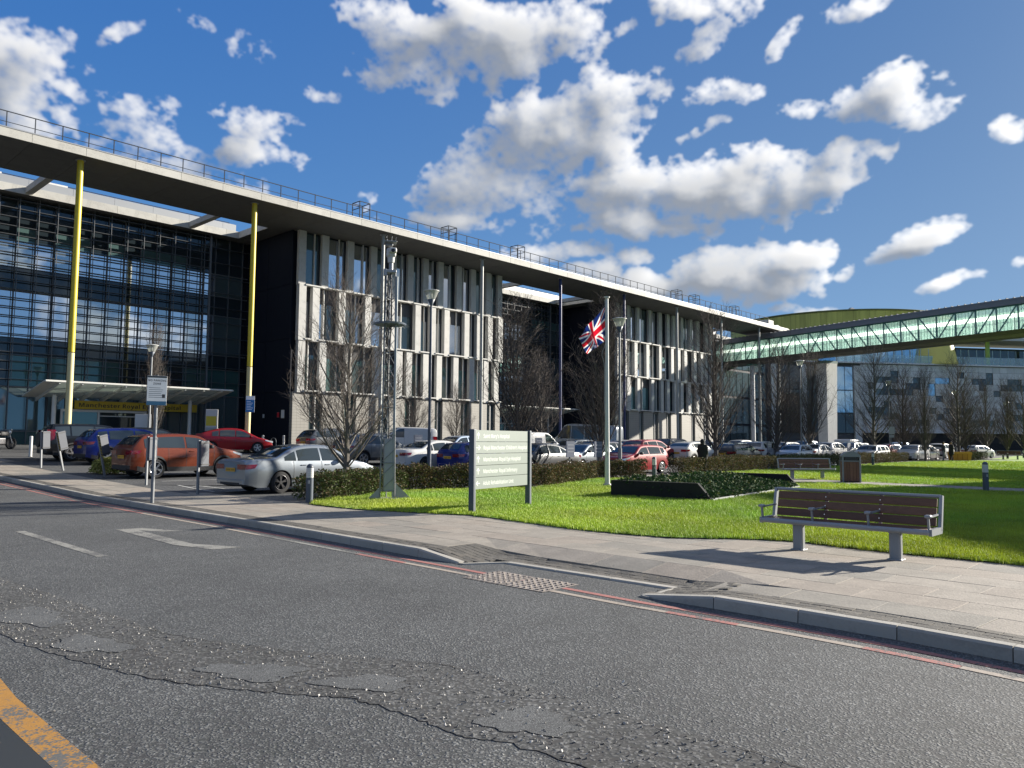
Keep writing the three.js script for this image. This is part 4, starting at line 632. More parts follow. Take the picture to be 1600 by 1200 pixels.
function tree(kindOf, x, z, s, wide, turn, label, group = 'bare trees around the car park') {
  const t = thing('bare_tree', label, 'tree', [x, hgt(x, z) - 0.02, z], turn, group); t.scale.set(s * wide * (kindOf === 'near' ? 1 : 1.18), s, s * wide * (kindOf === 'near' ? 1 : 1.18));
  mesh('trunk', treeKinds[kindOf][0], kindOf === 'near' ? M.barkPale : M.bark, t); mesh('crown', treeKinds[kindOf][1], M.twig, t); return t;
}
tree('near', -4.94, -23.1, 1, 1, 0.4, 'bare multi-branched tree beside the bollard, in front of the silver saloon');
tree('b', 0.55, -44, 0.94, 1.28, 1.2, 'bare upright tree rising behind the wayfinding sign');
tree('c', 2.3, -60, 0.82, 0.9, 2.2, 'small bare tree in front of the second entrance canopy');
tree('b', 4.5, -39.2, 0.88, 1.08, 3.3, 'narrow bare tree directly behind the flag');
tree('a', 13.4, -50.5, 1.04, 1.0, 0.2, 'bare tree behind the hedge, next to the person in black');
tree('a', 20.6, -60, 0.95, 1.1, 2.5, 'bare tree left of the bridge pier, behind the far wooden bench');
tree('b', 26.2, -68, 0.96, 1.1, 4.1, 'bare tree in front of the bridge pier');
tree('c', 31.2, -66.5, 1.03, 1.0, 5.0, 'bare tree just right of the bridge pier, before the panelled wing');
tree('a', 40.7, -80, 0.98, 1.0, 0.9, 'bare tree second to the right of the bridge pier');
tree('b', 38.6, -72, 0.86, 0.85, 1.9, 'slender bare tree left of the two people standing');
tree('c', 45.2, -78, 1.06, 1.05, 2.7, 'broad bare tree above the two people standing');
tree('a', 48.3, -82, 0.85, 1.1, 0.3, 'bare tree right of the orange bin');
tree('a', 56.6, -92, 0.96, 0.9, 3.5, 'bare tree above the lone white car at the lawn edge');
tree('b', 54.6, -85, 0.86, 1.0, 4.4, 'bare tree behind the farthest bench');
tree('c', 53.2, -80, 0.88, 0.9, 5.6, 'bare tree at the extreme edge of the lawn, last of the row');
tree('c', 60, -104, 0.9, 1.3, 1.1, 'distant bare tree low before the panelled wing'); tree('c', 50, -98, 0.8, 1.4, 3.1, 'distant bare tree between the lamp and the panelled wing');
tree('b', -21.3, -46, 0.74, 0.55, 2.0, 'thin young tree behind the no parking sign'); tree('near', -7.1, -56, 0.85, 1.0, 1.0, 'small bare tree against the tiled ground floor');
tree('near', -4.2, -58.5, 0.8, 0.9, 2.6, 'small bare tree close to the pale roof pole');

// ---------------------------------------------------------------- hedges and shrubs: thousands of small leaves on woody stems
{
  const leaf = new THREE.BufferGeometry(); leaf.setAttribute('position', new THREE.Float32BufferAttribute([0, 0, 0, 0.45, 0.1, 0.5, 0, 0.0, 1.1, 0, 0, 0, 0, 0.0, 1.1, -0.45, 0.1, 0.5], 3)); leaf.computeVertexNormals();
  const leafM = new THREE.MeshPhysicalMaterial({ color: 0xffffff, roughness: 0.85, specularIntensity: 0.4, transmission: 0.15, thickness: 0, side: THREE.DoubleSide });
  const q = new THREE.Quaternion(), m4 = new THREE.Matrix4(), cc = new THREE.Color(), e = new THREE.Euler();
  window.foliage = (parent, name, pts, size, tint, seed) => { const r = rng(seed), im = new THREE.InstancedMesh(leaf, leafM, pts.length); pts.forEach((p, i) => { const s = size * (0.6 + 0.8 * r()); im.setMatrixAt(i, m4.compose(p, q.setFromEuler(e.set((r() - 0.5) * 2.6, r() * TAU, (r() - 0.5) * 2)), V(s, s, s))); const c = tint(r, p); im.setColorAt(i, cc.setRGB(c[0], c[1], c[2])); }); im.name = name; kind(im, 'stuff'); parent.add(im); return im; };
  function hedge(a, b, w, h, n, seed, label, tint) {
    const r = rng(seed), y = hgt(a[0], a[1]), t = thing('hedge', label, 'hedge', [a[0], y, a[1]], 0, 'clipped hedges around the car park'), dx = b[0] - a[0], dz = b[1] - a[1], L = Math.hypot(dx, dz), ux = dx / L, uz = dz / L, pts = [], st = [];
    const top = (s, u) => h * (0.86 + 0.16 * vnoise(s * 1.7, seed, u * 2) + 0.08 * vnoise(s * 6, seed + 3, u * 6)) * (1 - 0.25 * Math.pow(Math.abs(u) * 2, 3));
    for (let i = 0; i < n * 1.7; i++) { const s = r() * L, u = (r() - 0.5), k = Math.pow(r(), 0.55), surf = r() < 0.7, yy = top(s, u) * (surf && r() < 0.38 ? 0.9 + 0.12 * r() : 0.03 + 0.95 * Math.pow(r(), 0.85)), uu = surf ? Math.sign(u) * (0.36 + 0.14 * r()) * (r() < 0.4 ? r() : 1) : u, bul = 1 + 0.16 * vnoise(s * 2.1, yy * 3, seed); pts.push(V(ux * s - uz * uu * w * bul, yy, uz * s + ux * uu * w * bul)); }
    for (let s = 0.1; s < L; s += 0.16) { const p = V(ux * s - uz * (r() - 0.5) * w * 0.6, 0, uz * s + ux * (r() - 0.5) * w * 0.6); for (let k = 0; k < 4; k++) st.push(bar(p, p.clone().add(V((r() - 0.5) * 0.5, h * (0.5 + 0.55 * r()), (r() - 0.5) * 0.5)), 0.009, 3, 0.004)); }
    foliage(t, 'foliage', pts, 0.056, tint, seed); mesh('stems', st, M.twig, t);
  }
  const brown = (r, p) => { const k = r(), d = 0.7 + 0.6 * r(); return k < 0.5 ? [0.14 * d, 0.095 * d, 0.045 * d] : k < 0.8 ? [0.10 * d, 0.10 * d, 0.036 * d] : k < 0.93 ? [0.05 * d, 0.07 * d, 0.022 * d] : [0.22 * d, 0.20 * d, 0.12 * d]; };
  const greener = (r) => { const k = r(), d = 0.7 + 0.6 * r(); return k < 0.3 ? [0.10 * d, 0.075 * d, 0.035 * d] : k < 0.9 ? [0.075 * d, 0.10 * d, 0.03 * d] : [0.2 * d, 0.2 * d, 0.12 * d]; };
  hedge([-5.5, -20.9], [-3.75, -24.8], 1.1, 0.78, 6500, 301, 'loose leafy hedge around the foot of the bare tree, before the silver saloon', greener);
  hedge([-3.55, -25.2], [0.7, -27.75], 1.0, 0.86, 9000, 302, 'clipped brown-green hedge from the camera mast to the wayfinding sign', brown);
  hedge([0.85, -28.0], [3.3, -33.5], 1.0, 0.84, 8500, 303, 'clipped brown-green hedge from the wayfinding sign to the flagpole', brown);
  hedge([3.75, -34.5], [6.0, -35.1], 1.0, 0.9, 4200, 304, 'short clipped hedge right of the flagpole, ending at the bollard', brown);
  hedge([8.3, -39.2], [15.7, -47.2], 1.2, 0.95, 11000, 305, 'long clipped hedge in front of the person in black and white crossover', brown);
  hedge([16.2, -48.0], [24, -57.2], 1.2, 0.9, 8000, 306, 'clipped hedge behind the far wooden bench and litter bin', greener);
  hedge([24.6, -57.8], [34.6, -68.4], 1.3, 0.95, 8000, 307, 'clipped hedge left of the two people standing', brown);
  hedge([44.3, -75.5], [48.5, -79.6], 1.2, 0.9, 3000, 308, 'short hedge between the orange bin and the farthest bench', greener);
  // golden bush by the copper crossover
  const t = thing('golden_bush', 'low yellow-green bush beside the copper coloured crossover', 'bush', [-15.6, hgt(-15.6, -30.2), -30.2]), r = rng(320), pts = [];
  for (let i = 0; i < 2600; i++) { const a = r() * TAU, u = Math.pow(r(), 0.4), v = r(); pts.push(V(Math.cos(a) * u * 0.85 * Math.sqrt(1 - v * v * 0.8), 0.05 + v * 0.58, Math.sin(a) * u * 0.6 * Math.sqrt(1 - v * v * 0.8))); }
  foliage(t, 'foliage', pts, 0.07, (q2) => { const d = 0.7 + 0.6 * q2(); return [0.24 * d, 0.24 * d, 0.06 * d]; }, 321); mesh('stems', Array.from({ length: 30 }, () => bar(V((r() - 0.5) * 0.4, 0, (r() - 0.5) * 0.3), V((r() - 0.5) * 1.4, 0.5, (r() - 0.5) * 1.0), 0.008, 3, 0.004)), M.twig, t);
}
// ---------------------------------------------------------------- vehicles
const paint = (c, metal = 0.04, rough = 0.34) => new THREE.MeshPhysicalMaterial({ color: col(...c), metalness: metal, roughness: rough, specularIntensity: 0.35, clearcoat: 0.7, clearcoatRoughness: 0.03 });
M.tyre = std([0.018, 0.018, 0.019], 0.85); M.rim = std([0.55, 0.55, 0.56], 0.3, 0.85); M.rimDark = std([0.09, 0.09, 0.095], 0.35, 0.7); M.blackPlastic = std([0.022, 0.022, 0.024], 0.6); M.carGlass = new THREE.MeshPhysicalMaterial({ color: col(0.035, 0.045, 0.05), metalness: 0.12, roughness: 0.03, ior: 1.75 });
M.tail = new THREE.MeshPhysicalMaterial({ color: col(0.17, 0.004, 0.008), roughness: 0.12, clearcoat: 1 }); M.head = new THREE.MeshPhysicalMaterial({ color: col(0.62, 0.65, 0.68), roughness: 0.08, metalness: 0.4, clearcoat: 1 }); M.chrome = std([0.7, 0.7, 0.71], 0.15, 1);
const plateT = (bg) => canvasTex(128, 28, (c, w, h) => { c.fillStyle = bg; c.fillRect(0, 0, w, h); c.globalAlpha = 0.5; c.fillStyle = '#2a2820'; for (let i = 0; i < 7; i++) { const x = 10 + i * 15 + (i > 3 ? 8 : 0); c.fillRect(x, 7, 10, 14); } });
M.plateRear = std(0xffffff, 0.5, 0, { map: plateT('#c99a1c') }); M.plateFront = std(0xffffff, 0.5, 0, { map: plateT('#d8d8d0') });
const CARS = {
  saloon: { L: 4.86, W: 1.85, wb: 2.87, fo: 0.84, R: 0.33, clear: 0.19, belt: 0.93, top: [[0, 0.90], [0.05, 0.99], [0.35, 1.035], [0.85, 1.05], [1.05, 1.09], [1.5, 1.30], [1.85, 1.415], [2.35, 1.465], [2.85, 1.455], [3.2, 1.375], [3.78, 1.03], [3.9, 0.985], [4.45, 0.87], [4.72, 0.76], [4.86, 0.58]], glassR: [1.06, 1.72], glassF: [3.26, 3.76], win: [1.28, 3.72], pillars: [1.72, 2.62] },
  hatch: { L: 4.2, W: 1.78, wb: 2.58, fo: 0.86, R: 0.31, clear: 0.19, belt: 0.95, top: [[0, 0.96], [0.03, 1.02], [0.1, 1.10], [0.38, 1.36], [0.6, 1.425], [1.5, 1.465], [2.2, 1.44], [2.55, 1.37], [3.18, 1.03], [3.3, 0.985], [3.85, 0.87], [4.08, 0.76], [4.2, 0.56]], glassR: [0.11, 0.37], glassF: [2.6, 3.16], win: [0.42, 3.12], pillars: [0.78, 1.92] },
  crossover: { L: 4.45, W: 1.86, wb: 2.67, fo: 0.9, R: 0.35, clear: 0.23, belt: 1.06, clad: true, top: [[0, 1.02], [0.03, 1.10], [0.1, 1.18], [0.42, 1.50], [0.66, 1.575], [1.7, 1.635], [2.4, 1.60], [2.7, 1.53], [3.32, 1.15], [3.44, 1.105], [4.1, 0.99], [4.32, 0.86], [4.45, 0.62]], glassR: [0.12, 0.41], glassF: [2.76, 3.3], win: [0.46, 3.26], pillars: [0.9, 2.02] },
  offroad: { L: 4.5, W: 1.8, wb: 2.62, fo: 0.85, R: 0.36, clear: 0.25, belt: 1.1, clad: true, top: [[0, 1.12], [0.02, 1.22], [0.06, 1.30], [0.24, 1.62], [0.42, 1.68], [1.7, 1.71], [2.5, 1.67], [2.8, 1.58], [3.35, 1.2], [3.5, 1.14], [4.15, 1.06], [4.4, 0.92], [4.5, 0.66]], glassR: [0.06, 0.25], glassF: [2.84, 3.33], win: [0.3, 3.3], pillars: [0.95, 1.98] },
  estate: { L: 4.75, W: 1.82, wb: 2.78, fo: 0.88, R: 0.33, clear: 0.19, belt: 0.95, top: [[0, 0.94], [0.04, 1.03], [0.12, 1.12], [0.45, 1.38], [0.7, 1.44], [2.0, 1.475], [2.75, 1.45], [3.1, 1.37], [3.68, 1.03], [3.8, 0.985], [4.38, 0.87], [4.62, 0.76], [4.75, 0.57]], glassR: [0.13, 0.44], glassF: [3.15, 3.66], win: [0.5, 3.62], pillars: [1.25, 2.4] },
  fastback: { L: 4.54, W: 1.76, wb: 2.7, fo: 0.92, R: 0.32, clear: 0.18, belt: 0.93, top: [[0, 0.98], [0.04, 1.06], [0.2, 1.10], [0.7, 1.27], [1.3, 1.42], [1.9, 1.475], [2.45, 1.455], [2.8, 1.37], [3.55, 1.0], [3.7, 0.94], [4.2, 0.82], [4.42, 0.7], [4.54, 0.52]], glassR: [0.26, 1.2], glassF: [2.88, 3.52], win: [0.95, 3.46], pillars: [1.35, 2.3] },
  coupe: { L: 4.39, W: 1.80, wb: 2.64, fo: 0.9, R: 0.34, clear: 0.22, belt: 1.08, clad: true, top: [[0, 1.06], [0.04, 1.14], [0.15, 1.19], [0.55, 1.40], [0.9, 1.50], [1.7, 1.555], [2.3, 1.52], [2.6, 1.44], [3.25, 1.08], [3.38, 1.03], [4.05, 0.93], [4.27, 0.8], [4.39, 0.58]], glassR: [0.2, 0.6], glassF: [2.66, 3.23], win: [0.75, 3.2], pillars: [0.98, 1.98] },
  van: { L: 4.5, W: 1.82, wb: 2.8, fo: 0.86, R: 0.32, clear: 0.2, belt: 1.12, top: [[0, 1.55], [0.03, 1.70], [0.1, 1.80], [0.3, 1.845], [2.4, 1.86], [2.8, 1.78], [3.5, 1.24], [3.65, 1.16], [4.2, 1.0], [4.4, 0.86], [4.5, 0.62]], glassR: null, glassF: [2.86, 3.48], win: [2.35, 3.44], pillars: [] },
  minibus: { L: 5.9, W: 2.0, wb: 3.6, fo: 0.95, R: 0.35, clear: 0.24, belt: 1.25, top: [[0, 2.05], [0.03, 2.28], [0.12, 2.42], [0.4, 2.48], [4.2, 2.48], [4.6, 2.38], [5.25, 1.5], [5.38, 1.38], [5.72, 1.12], [5.84, 0.98], [5.9, 0.66]], glassR: null, glassF: [4.66, 5.22], win: [0.5, 5.2], pillars: [1.6, 2.8, 4.0] },
};
function carParts(c) {
  if (c.parts) return c.parts;
  const { L, W, wb, fo, R, top } = c, xf = L - fo, xr = xf - wb, hw = W / 2;
  const ytop = (x) => { let i = 1; while (i < top.length - 1 && top[i][0] < x) i++; const a = top[i - 1], b = top[i], p = top[Math.max(0, i - 2)], n = top[Math.min(top.length - 1, i + 1)], t = clamp((x - a[0]) / (b[0] - a[0]), 0, 1), h = b[0] - a[0]; let m0 = i > 1 ? (b[1] - p[1]) / (b[0] - p[0]) * h : b[1] - a[1], m1 = i < top.length - 1 ? (n[1] - a[1]) / (n[0] - a[0]) * h : b[1] - a[1]; const dd = b[1] - a[1]; m0 = clamp(m0, -3 * Math.abs(dd), 3 * Math.abs(dd)); m1 = clamp(m1, -3 * Math.abs(dd), 3 * Math.abs(dd)); const t2 = t * t, t3 = t2 * t; return a[1] * (2 * t3 - 3 * t2 + 1) + m0 * (t3 - 2 * t2 + t) + b[1] * (3 * t2 - 2 * t3) + m1 * (t3 - t2); };
  const AR = R * 1.16, ybot = (x) => { let y = c.clear + 0.05 * sstep(x, L - 0.5, L) + 0.10 * sstep(-x, -0.45, 0) ; for (const w of [xr, xf]) { const d = Math.abs(x - w); if (d < AR) y = Math.max(y, R * 0.98 + Math.sqrt(AR * AR - d * d)); } return y; };
  const H = Math.max(...top.map((p) => p[1])), belt = (x) => c.belt + 0.05 * (1 - x / L);
  const plan = (x) => (1 - 0.20 * Math.pow(clamp((x - (L - 0.75)) / 0.75, 0, 1), 2.2)) * (1 - 0.13 * Math.pow(clamp((0.55 - x) / 0.55, 0, 1), 2.2));
  const boxy = L > 5.5 || c === CARS.van ? 0.12 : 0.27;
  const wide = (x, y) => { const b = belt(x); let f = y < b ? 0.925 + 0.075 * Math.sin(clamp((y - 0.15) / (b * 0.72 - 0.15), 0, 1) * Math.PI / 2) - 0.045 * Math.pow(clamp((y - b * 0.72) / (b * 0.28), 0, 1), 1.6) : 0.955 - boxy * Math.pow((y - b) / Math.max(0.2, H - b), 1.15); return hw * plan(x) * f; };
  const arch = []; for (const w of [xr, xf]) for (let k = -8; k <= 8; k++) arch.push(w + AR * Math.sin(k / 8 * Math.PI / 2) * 0.999);
  const xs = [...new Set([0, 0.015, 0.03, 0.06, 0.1, L - 0.015, L - 0.04, L - 0.08, ...Array.from({ length: 44 }, (_, i) => L * i / 43), ...top.map((p) => p[0]), ...arch].map((x) => +clamp(x, 0, L).toFixed(3)))].sort((a, b) => a - b);
  const K = 9, crown = 0.022, ring = (x) => { const yb = ybot(x), yt = Math.max(ytop(x), yb + 0.1), e = yt - 0.055, out = []; for (let k = 0; k < K; k++) { const y = lerp(yb, e, k / (K - 1)); out.push([y, wide(x, y)]); } const w = wide(x, e); out.push([yt - 0.024, w - 0.02], [yt - 0.006, w - 0.055], [yt, w - 0.10], [yt + crown * 0.75, w * 0.5], [yt + crown, 0]); return out; };
  const rings = xs.map(ring), n = rings[0].length, P = [];
  const v = (i, k, s) => [xs[i] - L / 2, rings[i][k][0], rings[i][k][1] * s];
  for (let i = 0; i < xs.length - 1; i++) for (let k = 0; k < n - 1; k++) for (const s of [1, -1]) { const a = v(i, k, s), b = v(i + 1, k, s), d = v(i + 1, k + 1, s), e = v(i, k + 1, s); if (s > 0) P.push(...a, ...b, ...d, ...a, ...d, ...e); else P.push(...a, ...d, ...b, ...a, ...e, ...d); }
  for (const [i, s0] of [[0, -1], [xs.length - 1, 1]]) { const o = [xs[i] - L / 2, rings[i][0][0] + 0.2, 0]; for (let k = 0; k < n - 1; k++) for (const s of [1, -1]) { const a = v(i, k, s), b = v(i, k + 1, s); if (s * s0 > 0) P.push(...o, ...b, ...a); else P.push(...o, ...a, ...b); } for (const s of [1]) { const a = v(i, 0, 1), b = v(i, 0, -1); P.push(...o, ...(s0 > 0 ? [...a, ...b] : [...b, ...a])); } }
  let body = new THREE.BufferGeometry(); body.setAttribute('position', new THREE.Float32BufferAttribute(P, 3)); body = toCreasedNormals(body, 0.62);
  // a patch of the side, standing 6 mm proud
  const patch = (lo, hi, z, off, rows = 6) => {   // between a lower and an upper line, bent to the flank
    const Q = [], at = (i, j) => { const x = lerp(lo[i][0], hi[i][0], j / rows), y = lerp(lo[i][1], hi[i][1], j / rows); return [x - L / 2, y, (wide(x, y) + off) * z]; };
    for (let i = 0; i < lo.length - 1; i++) for (let j = 0; j < rows; j++) { const A = at(i, j), B = at(i + 1, j), C = at(i + 1, j + 1), E = at(i, j + 1); if (z > 0) Q.push(...A, ...B, ...C, ...A, ...C, ...E); else Q.push(...A, ...C, ...B, ...A, ...E, ...C); }
    const g = new THREE.BufferGeometry(); g.setAttribute('position', new THREE.Float32BufferAttribute(Q, 3)); g.computeVertexNormals(); return g;
  };
  const line = (a, b, n = 8) => Array.from({ length: n + 1 }, (_, i) => [lerp(a[0], b[0], i / n), lerp(a[1], b[1], i / n)]);
  const list = [];
  const add = (name, geo, mat, sub) => list.push({ name, geo, mat, sub });
  add('body', body, 'paint');
  // side windows between the pillars
  const cuts = [c.win[0], ...c.pillars, c.win[1]];
  for (const s of [1, -1]) for (let k = 0; k < cuts.length - 1; k++) {
    const a = cuts[k] + (k ? 0.035 : 0), b = cuts[k + 1] - (k < cuts.length - 2 ? 0.035 : 0), lo = [], hi = [];
    for (let i = 0; i <= 14; i++) { const x = lerp(a, b, i / 14), l = belt(x) + 0.015, u = ytop(x) - 0.105; if (u > l + 0.02) { lo.push([x, l]); hi.push([x, u]); } }
    if (lo.length > 2) add('side_window', patch(lo, hi, s, 0.006), 'carGlass');
  }
  const screen = (x0, x1, k) => { const Q = [], N = 8, Z = 6, pt = (i, j) => { const x = lerp(x0, x1, i / N), yt = ytop(x), w = (wide(x, yt - 0.05) - 0.10) * k, z = lerp(-1, 1, j / Z); return [x - L / 2, yt + crown * (1 - z * z * 0.8) + 0.014, z * w]; }; for (let i = 0; i < N; i++) for (let j = 0; j < Z; j++) { const a = pt(i, j), b = pt(i + 1, j), d = pt(i + 1, j + 1), e = pt(i, j + 1); Q.push(...a, ...e, ...d, ...a, ...d, ...b); } const g = new THREE.BufferGeometry(); g.setAttribute('position', new THREE.Float32BufferAttribute(Q, 3)); g.computeVertexNormals(); return g; };
  add('windscreen', screen(c.glassF[0], c.glassF[1], 1), 'carGlass'); if (c.glassR) add('rear_window', screen(c.glassR[0], c.glassR[1], 0.95), 'carGlass');
  // lights
  const yl = c.belt - 0.17, ty = L > 5.5 ? 1.0 : c === CARS.offroad ? 1.15 : c.belt - 0.12, tallTail = c === CARS.offroad || c === CARS.van || c === CARS.minibus;
  for (const s of [1, -1]) {
    const we = wide(0, ty), th = tallTail ? 0.28 : 0.075, ti = tallTail ? 0.13 : 0.42;
    const A = patch(line([0.004, ty - th], [0.26, ty - th * 0.5]), line([0.004, ty + th], [0.34, ty + th]), s, 0.008, 3), Bq = box(0.02, th * 2, ti, -L / 2 - 0.004, ty, s * (we - ti / 2 + 0.003));
    add('tail_light', [A, Bq], 'tail');
    add('head_light', [patch(line([L - 0.46, yl + 0.0], [L - 0.01, yl - 0.13]), line([L - 0.5, yl + 0.07], [L - 0.01, yl - 0.02]), s, 0.008, 3), box(0.03, 0.11, 0.3, L / 2 - 0.005, yl - 0.075, s * (wide(L, yl - 0.08) - 0.15))], 'head');
    add('mirror', rbox(0.13, 0.14, 0.2, c.win[1] - 0.28 - L / 2, belt(c.win[1]) + 0.07, s * (wide(c.win[1] - 0.2, c.belt) + 0.12), 0.045, 2), 'paint');
    for (const x of [c.pillars[c.pillars.length - 2] ?? c.win[0] + 0.5, c.pillars[c.pillars.length - 1] ?? 2.4]) if (x > xr + 0.1) add('door_handle', rbox(0.2, 0.03, 0.03, x + 0.22 - L / 2, c.belt - 0.09, s * (wide(x + 0.2, c.belt - 0.09) + 0.01), 0.012, 1), 'paint');
    const seam = []; for (const x of [c.pillars[c.pillars.length - 1] ?? c.win[0], c.win[1] - 0.12, xr + AR + 0.05]) { const y0 = c.clear + 0.12, y1 = belt(x); seam.push(patch([[x, y0], [x + 0.012, y0]], [[x, y1], [x + 0.012, y1]], s, 0.004, 12)); }
    for (const q of seam) add('door_gap', q, 'blackPlastic');
    // sill or cladding, and wheel-arch lips
    const lo = [], hi = []; for (const x of xs) if (x > 0.12 && x < L - 0.12) { const y = ybot(x), a = [xr, xf].some((w) => Math.abs(x - w) < AR); lo.push([x, y]); hi.unshift([x, y + (c.clad ? (a ? 0.07 : 0.17) : 0.035)]); }
    const Q = []; for (let i = 0; i < lo.length - 1; i++) { const a = lo[i], b = lo[i + 1], d = hi[hi.length - 2 - i], e = hi[hi.length - 1 - i], m = (p, o) => [p[0] - L / 2, p[1], (wide(p[0], p[1]) + o) * s], o = c.clad ? 0.018 : 0.006; const quad = (A1, B1, C1, D1) => (s > 0 ? Q.push(...A1, ...B1, ...C1, ...A1, ...C1, ...D1) : Q.push(...A1, ...C1, ...B1, ...A1, ...D1, ...C1)); quad(m(a, o), m(b, o), m(d, o), m(e, o)); quad(m(e, o), m(d, o), m(d, 0), m(e, 0)); quad(m(a, -0.05), m(b, -0.05), m(b, o), m(a, o)); }
    const g = new THREE.BufferGeometry(); g.setAttribute('position', new THREE.Float32BufferAttribute(Q, 3)); g.computeVertexNormals(); add('sill_trim', g, c.clad ? 'blackPlastic' : 'paint');
  }
  const we = wide(0, 0.5), wf = wide(L, 0.5);
  add('rear_bumper', [rbox(0.06, 0.16, we * 1.86, -L / 2 + 0.005, c.clear + 0.17, 0, 0.03, 1)], c.clad ? 'blackPlastic' : 'paint'); add('bumper_insert', box(0.05, 0.07, we * 1.3, -L / 2 - 0.01, c.clear + 0.12, 0), 'blackPlastic');
  add('number_plate', new THREE.PlaneGeometry(0.52, 0.115).rotateY(-Math.PI / 2).translate(-L / 2 - 0.018, tallTail ? 0.85 : c.belt - (c.clad ? 0.28 : 0.21), 0), 'plateRear'); add('number_plate', new THREE.PlaneGeometry(0.52, 0.11).rotateY(Math.PI / 2).translate(L / 2 + 0.03, 0.42, 0), 'plateFront');
  add('grille', [rbox(0.05, 0.16, wf * 1.0, L / 2 - 0.004, yl - 0.14, 0, 0.02, 1), rbox(0.05, 0.16, wf * 1.5, L / 2 - 0.004, c.clear + 0.16, 0, 0.02, 1)], 'blackPlastic');
  add('underbody', [box(L - 0.5, 0.5, W * 0.74, 0, c.clear + 0.28, 0), box(L - 0.9, 0.1, W * 0.86, 0, c.clear + 0.05, 0)], 'blackPlastic');
  const prof = [[R * 0.66, -0.10], [R * 0.93, -0.108], [R * 0.985, -0.09], [R, -0.06], [R, 0.06], [R * 0.985, 0.09], [R * 0.93, 0.108], [R * 0.66, 0.10]].map(([a, b]) => new THREE.Vector2(a, b)), ty_ = new THREE.LatheGeometry(prof, 36).rotateX(Math.PI / 2);
  const rimG = [new THREE.CylinderGeometry(R * 0.67, R * 0.67, 0.17, 32, 1, true).rotateX(Math.PI / 2), new THREE.TorusGeometry(R * 0.665, 0.012, 6, 36).translate(0, 0, 0.095), cyl(0.055, 0.055, 0.05, 14, 0, 0, 0).rotateX(Math.PI / 2).translate(0, 0, 0.075)];
  for (let k = 0; k < 5; k++) for (const d of [-0.13, 0.13]) { const a = k / 5 * TAU + d, b = k / 5 * TAU + d * 0.55; rimG.push(beam(V(Math.cos(b) * 0.04, Math.sin(b) * 0.04, 0.082), V(Math.cos(a) * R * 0.66, Math.sin(a) * R * 0.66, 0.08), 0.028, 0.03)); }
  const back = cyl(R * 0.62, R * 0.62, 0.02, 24, 0, 0, 0).rotateX(Math.PI / 2).translate(0, 0, 0.0);
  c.wheel = { tyre: ty_, rim: merge(rimG), disc: back, at: [[xr - L / 2, 1], [xf - L / 2, 1], [xr - L / 2, -1], [xf - L / 2, -1]], z: hw - 0.125 };
  return (c.parts = list);
}
const mergedCar = new Map();
function car(type, x, z, deg, paintM, label, o = {}) {
  const c = CARS[type], parts = carParts(c), t = thing(o.name ?? 'parked_car', label, o.category ?? 'car', [x, hgt(x, z), z], deg * RAD, 'vehicles in the car park');
  if (o.slope !== false) { const e = 1.3, ux = Math.cos(deg * RAD), uz = -Math.sin(deg * RAD); t.rotation.order = 'YXZ'; t.rotation.z = Math.atan2(hgt(x + ux * e, z + uz * e) - hgt(x - ux * e, z - uz * e), 2 * e); t.rotation.x = -Math.atan2(hgt(x - uz * -e, z + ux * e) - hgt(x + uz * -e, z - ux * e), 2 * e) * 1; }
  for (const p of parts) { const key = p.geo; if (Array.isArray(p.geo)) p.geo = merge(p.geo); mesh(p.name, p.geo, p.mat === 'paint' ? (o.mirrorBlack && p.name === 'mirror' ? M.blackPlastic : paintM) : o.trim && p.mat === 'blackPlastic' && p.name === 'sill_trim' ? o.trim : M[p.mat], t); }
  for (const [wx, s] of c.wheel.at) { const w = mesh('wheel', c.wheel.tyre, M.tyre, t); w.position.set(wx, c.R, s * c.wheel.z); if (s < 0) w.rotation.y = Math.PI; w.rotation.z = (wx * 7) % 1; mesh('rim', c.wheel.rim, o.rim ?? M.rim, w); mesh('brake_disc', c.wheel.disc, M.rimDark, w); }
  if (o.bars) for (const s of [1, -1]) { const b = mesh('roof_bar', rbox(1.35, 0.05, 0.03, -0.35, 0, 0, 0.012, 1), M.chrome, t); const H = Math.max(...c.top.map((p) => p[1])); b.position.set(0, H + 0.012, s * (c.W / 2 * 0.60)); }
  if (o.spare) mesh('spare_wheel_cover', cyl(0.34, 0.34, 0.2, 28).rotateZ(Math.PI / 2).translate(-c.L / 2 - 0.1, 0.98, 0), M.blackPlastic, t);
  if (o.chevron) mesh('chevron_band', new THREE.PlaneGeometry(c.W * 0.86, 0.62).rotateY(-Math.PI / 2).translate(-c.L / 2 - 0.02, 0.95, 0), std(0xffffff, 0.5, 0, { map: canvasTex(128, 48, (k, w, h) => { k.fillStyle = '#d8a012'; k.fillRect(0, 0, w, h); k.fillStyle = '#5c1a12'; for (let i = -1; i < 8; i++) { k.beginPath(); k.moveTo(i * 26, h); k.lineTo(i * 26 + 13, h); k.lineTo(i * 26 + 43, 0); k.lineTo(i * 26 + 30, 0); k.fill(); } }) }), t);
  return t;
}
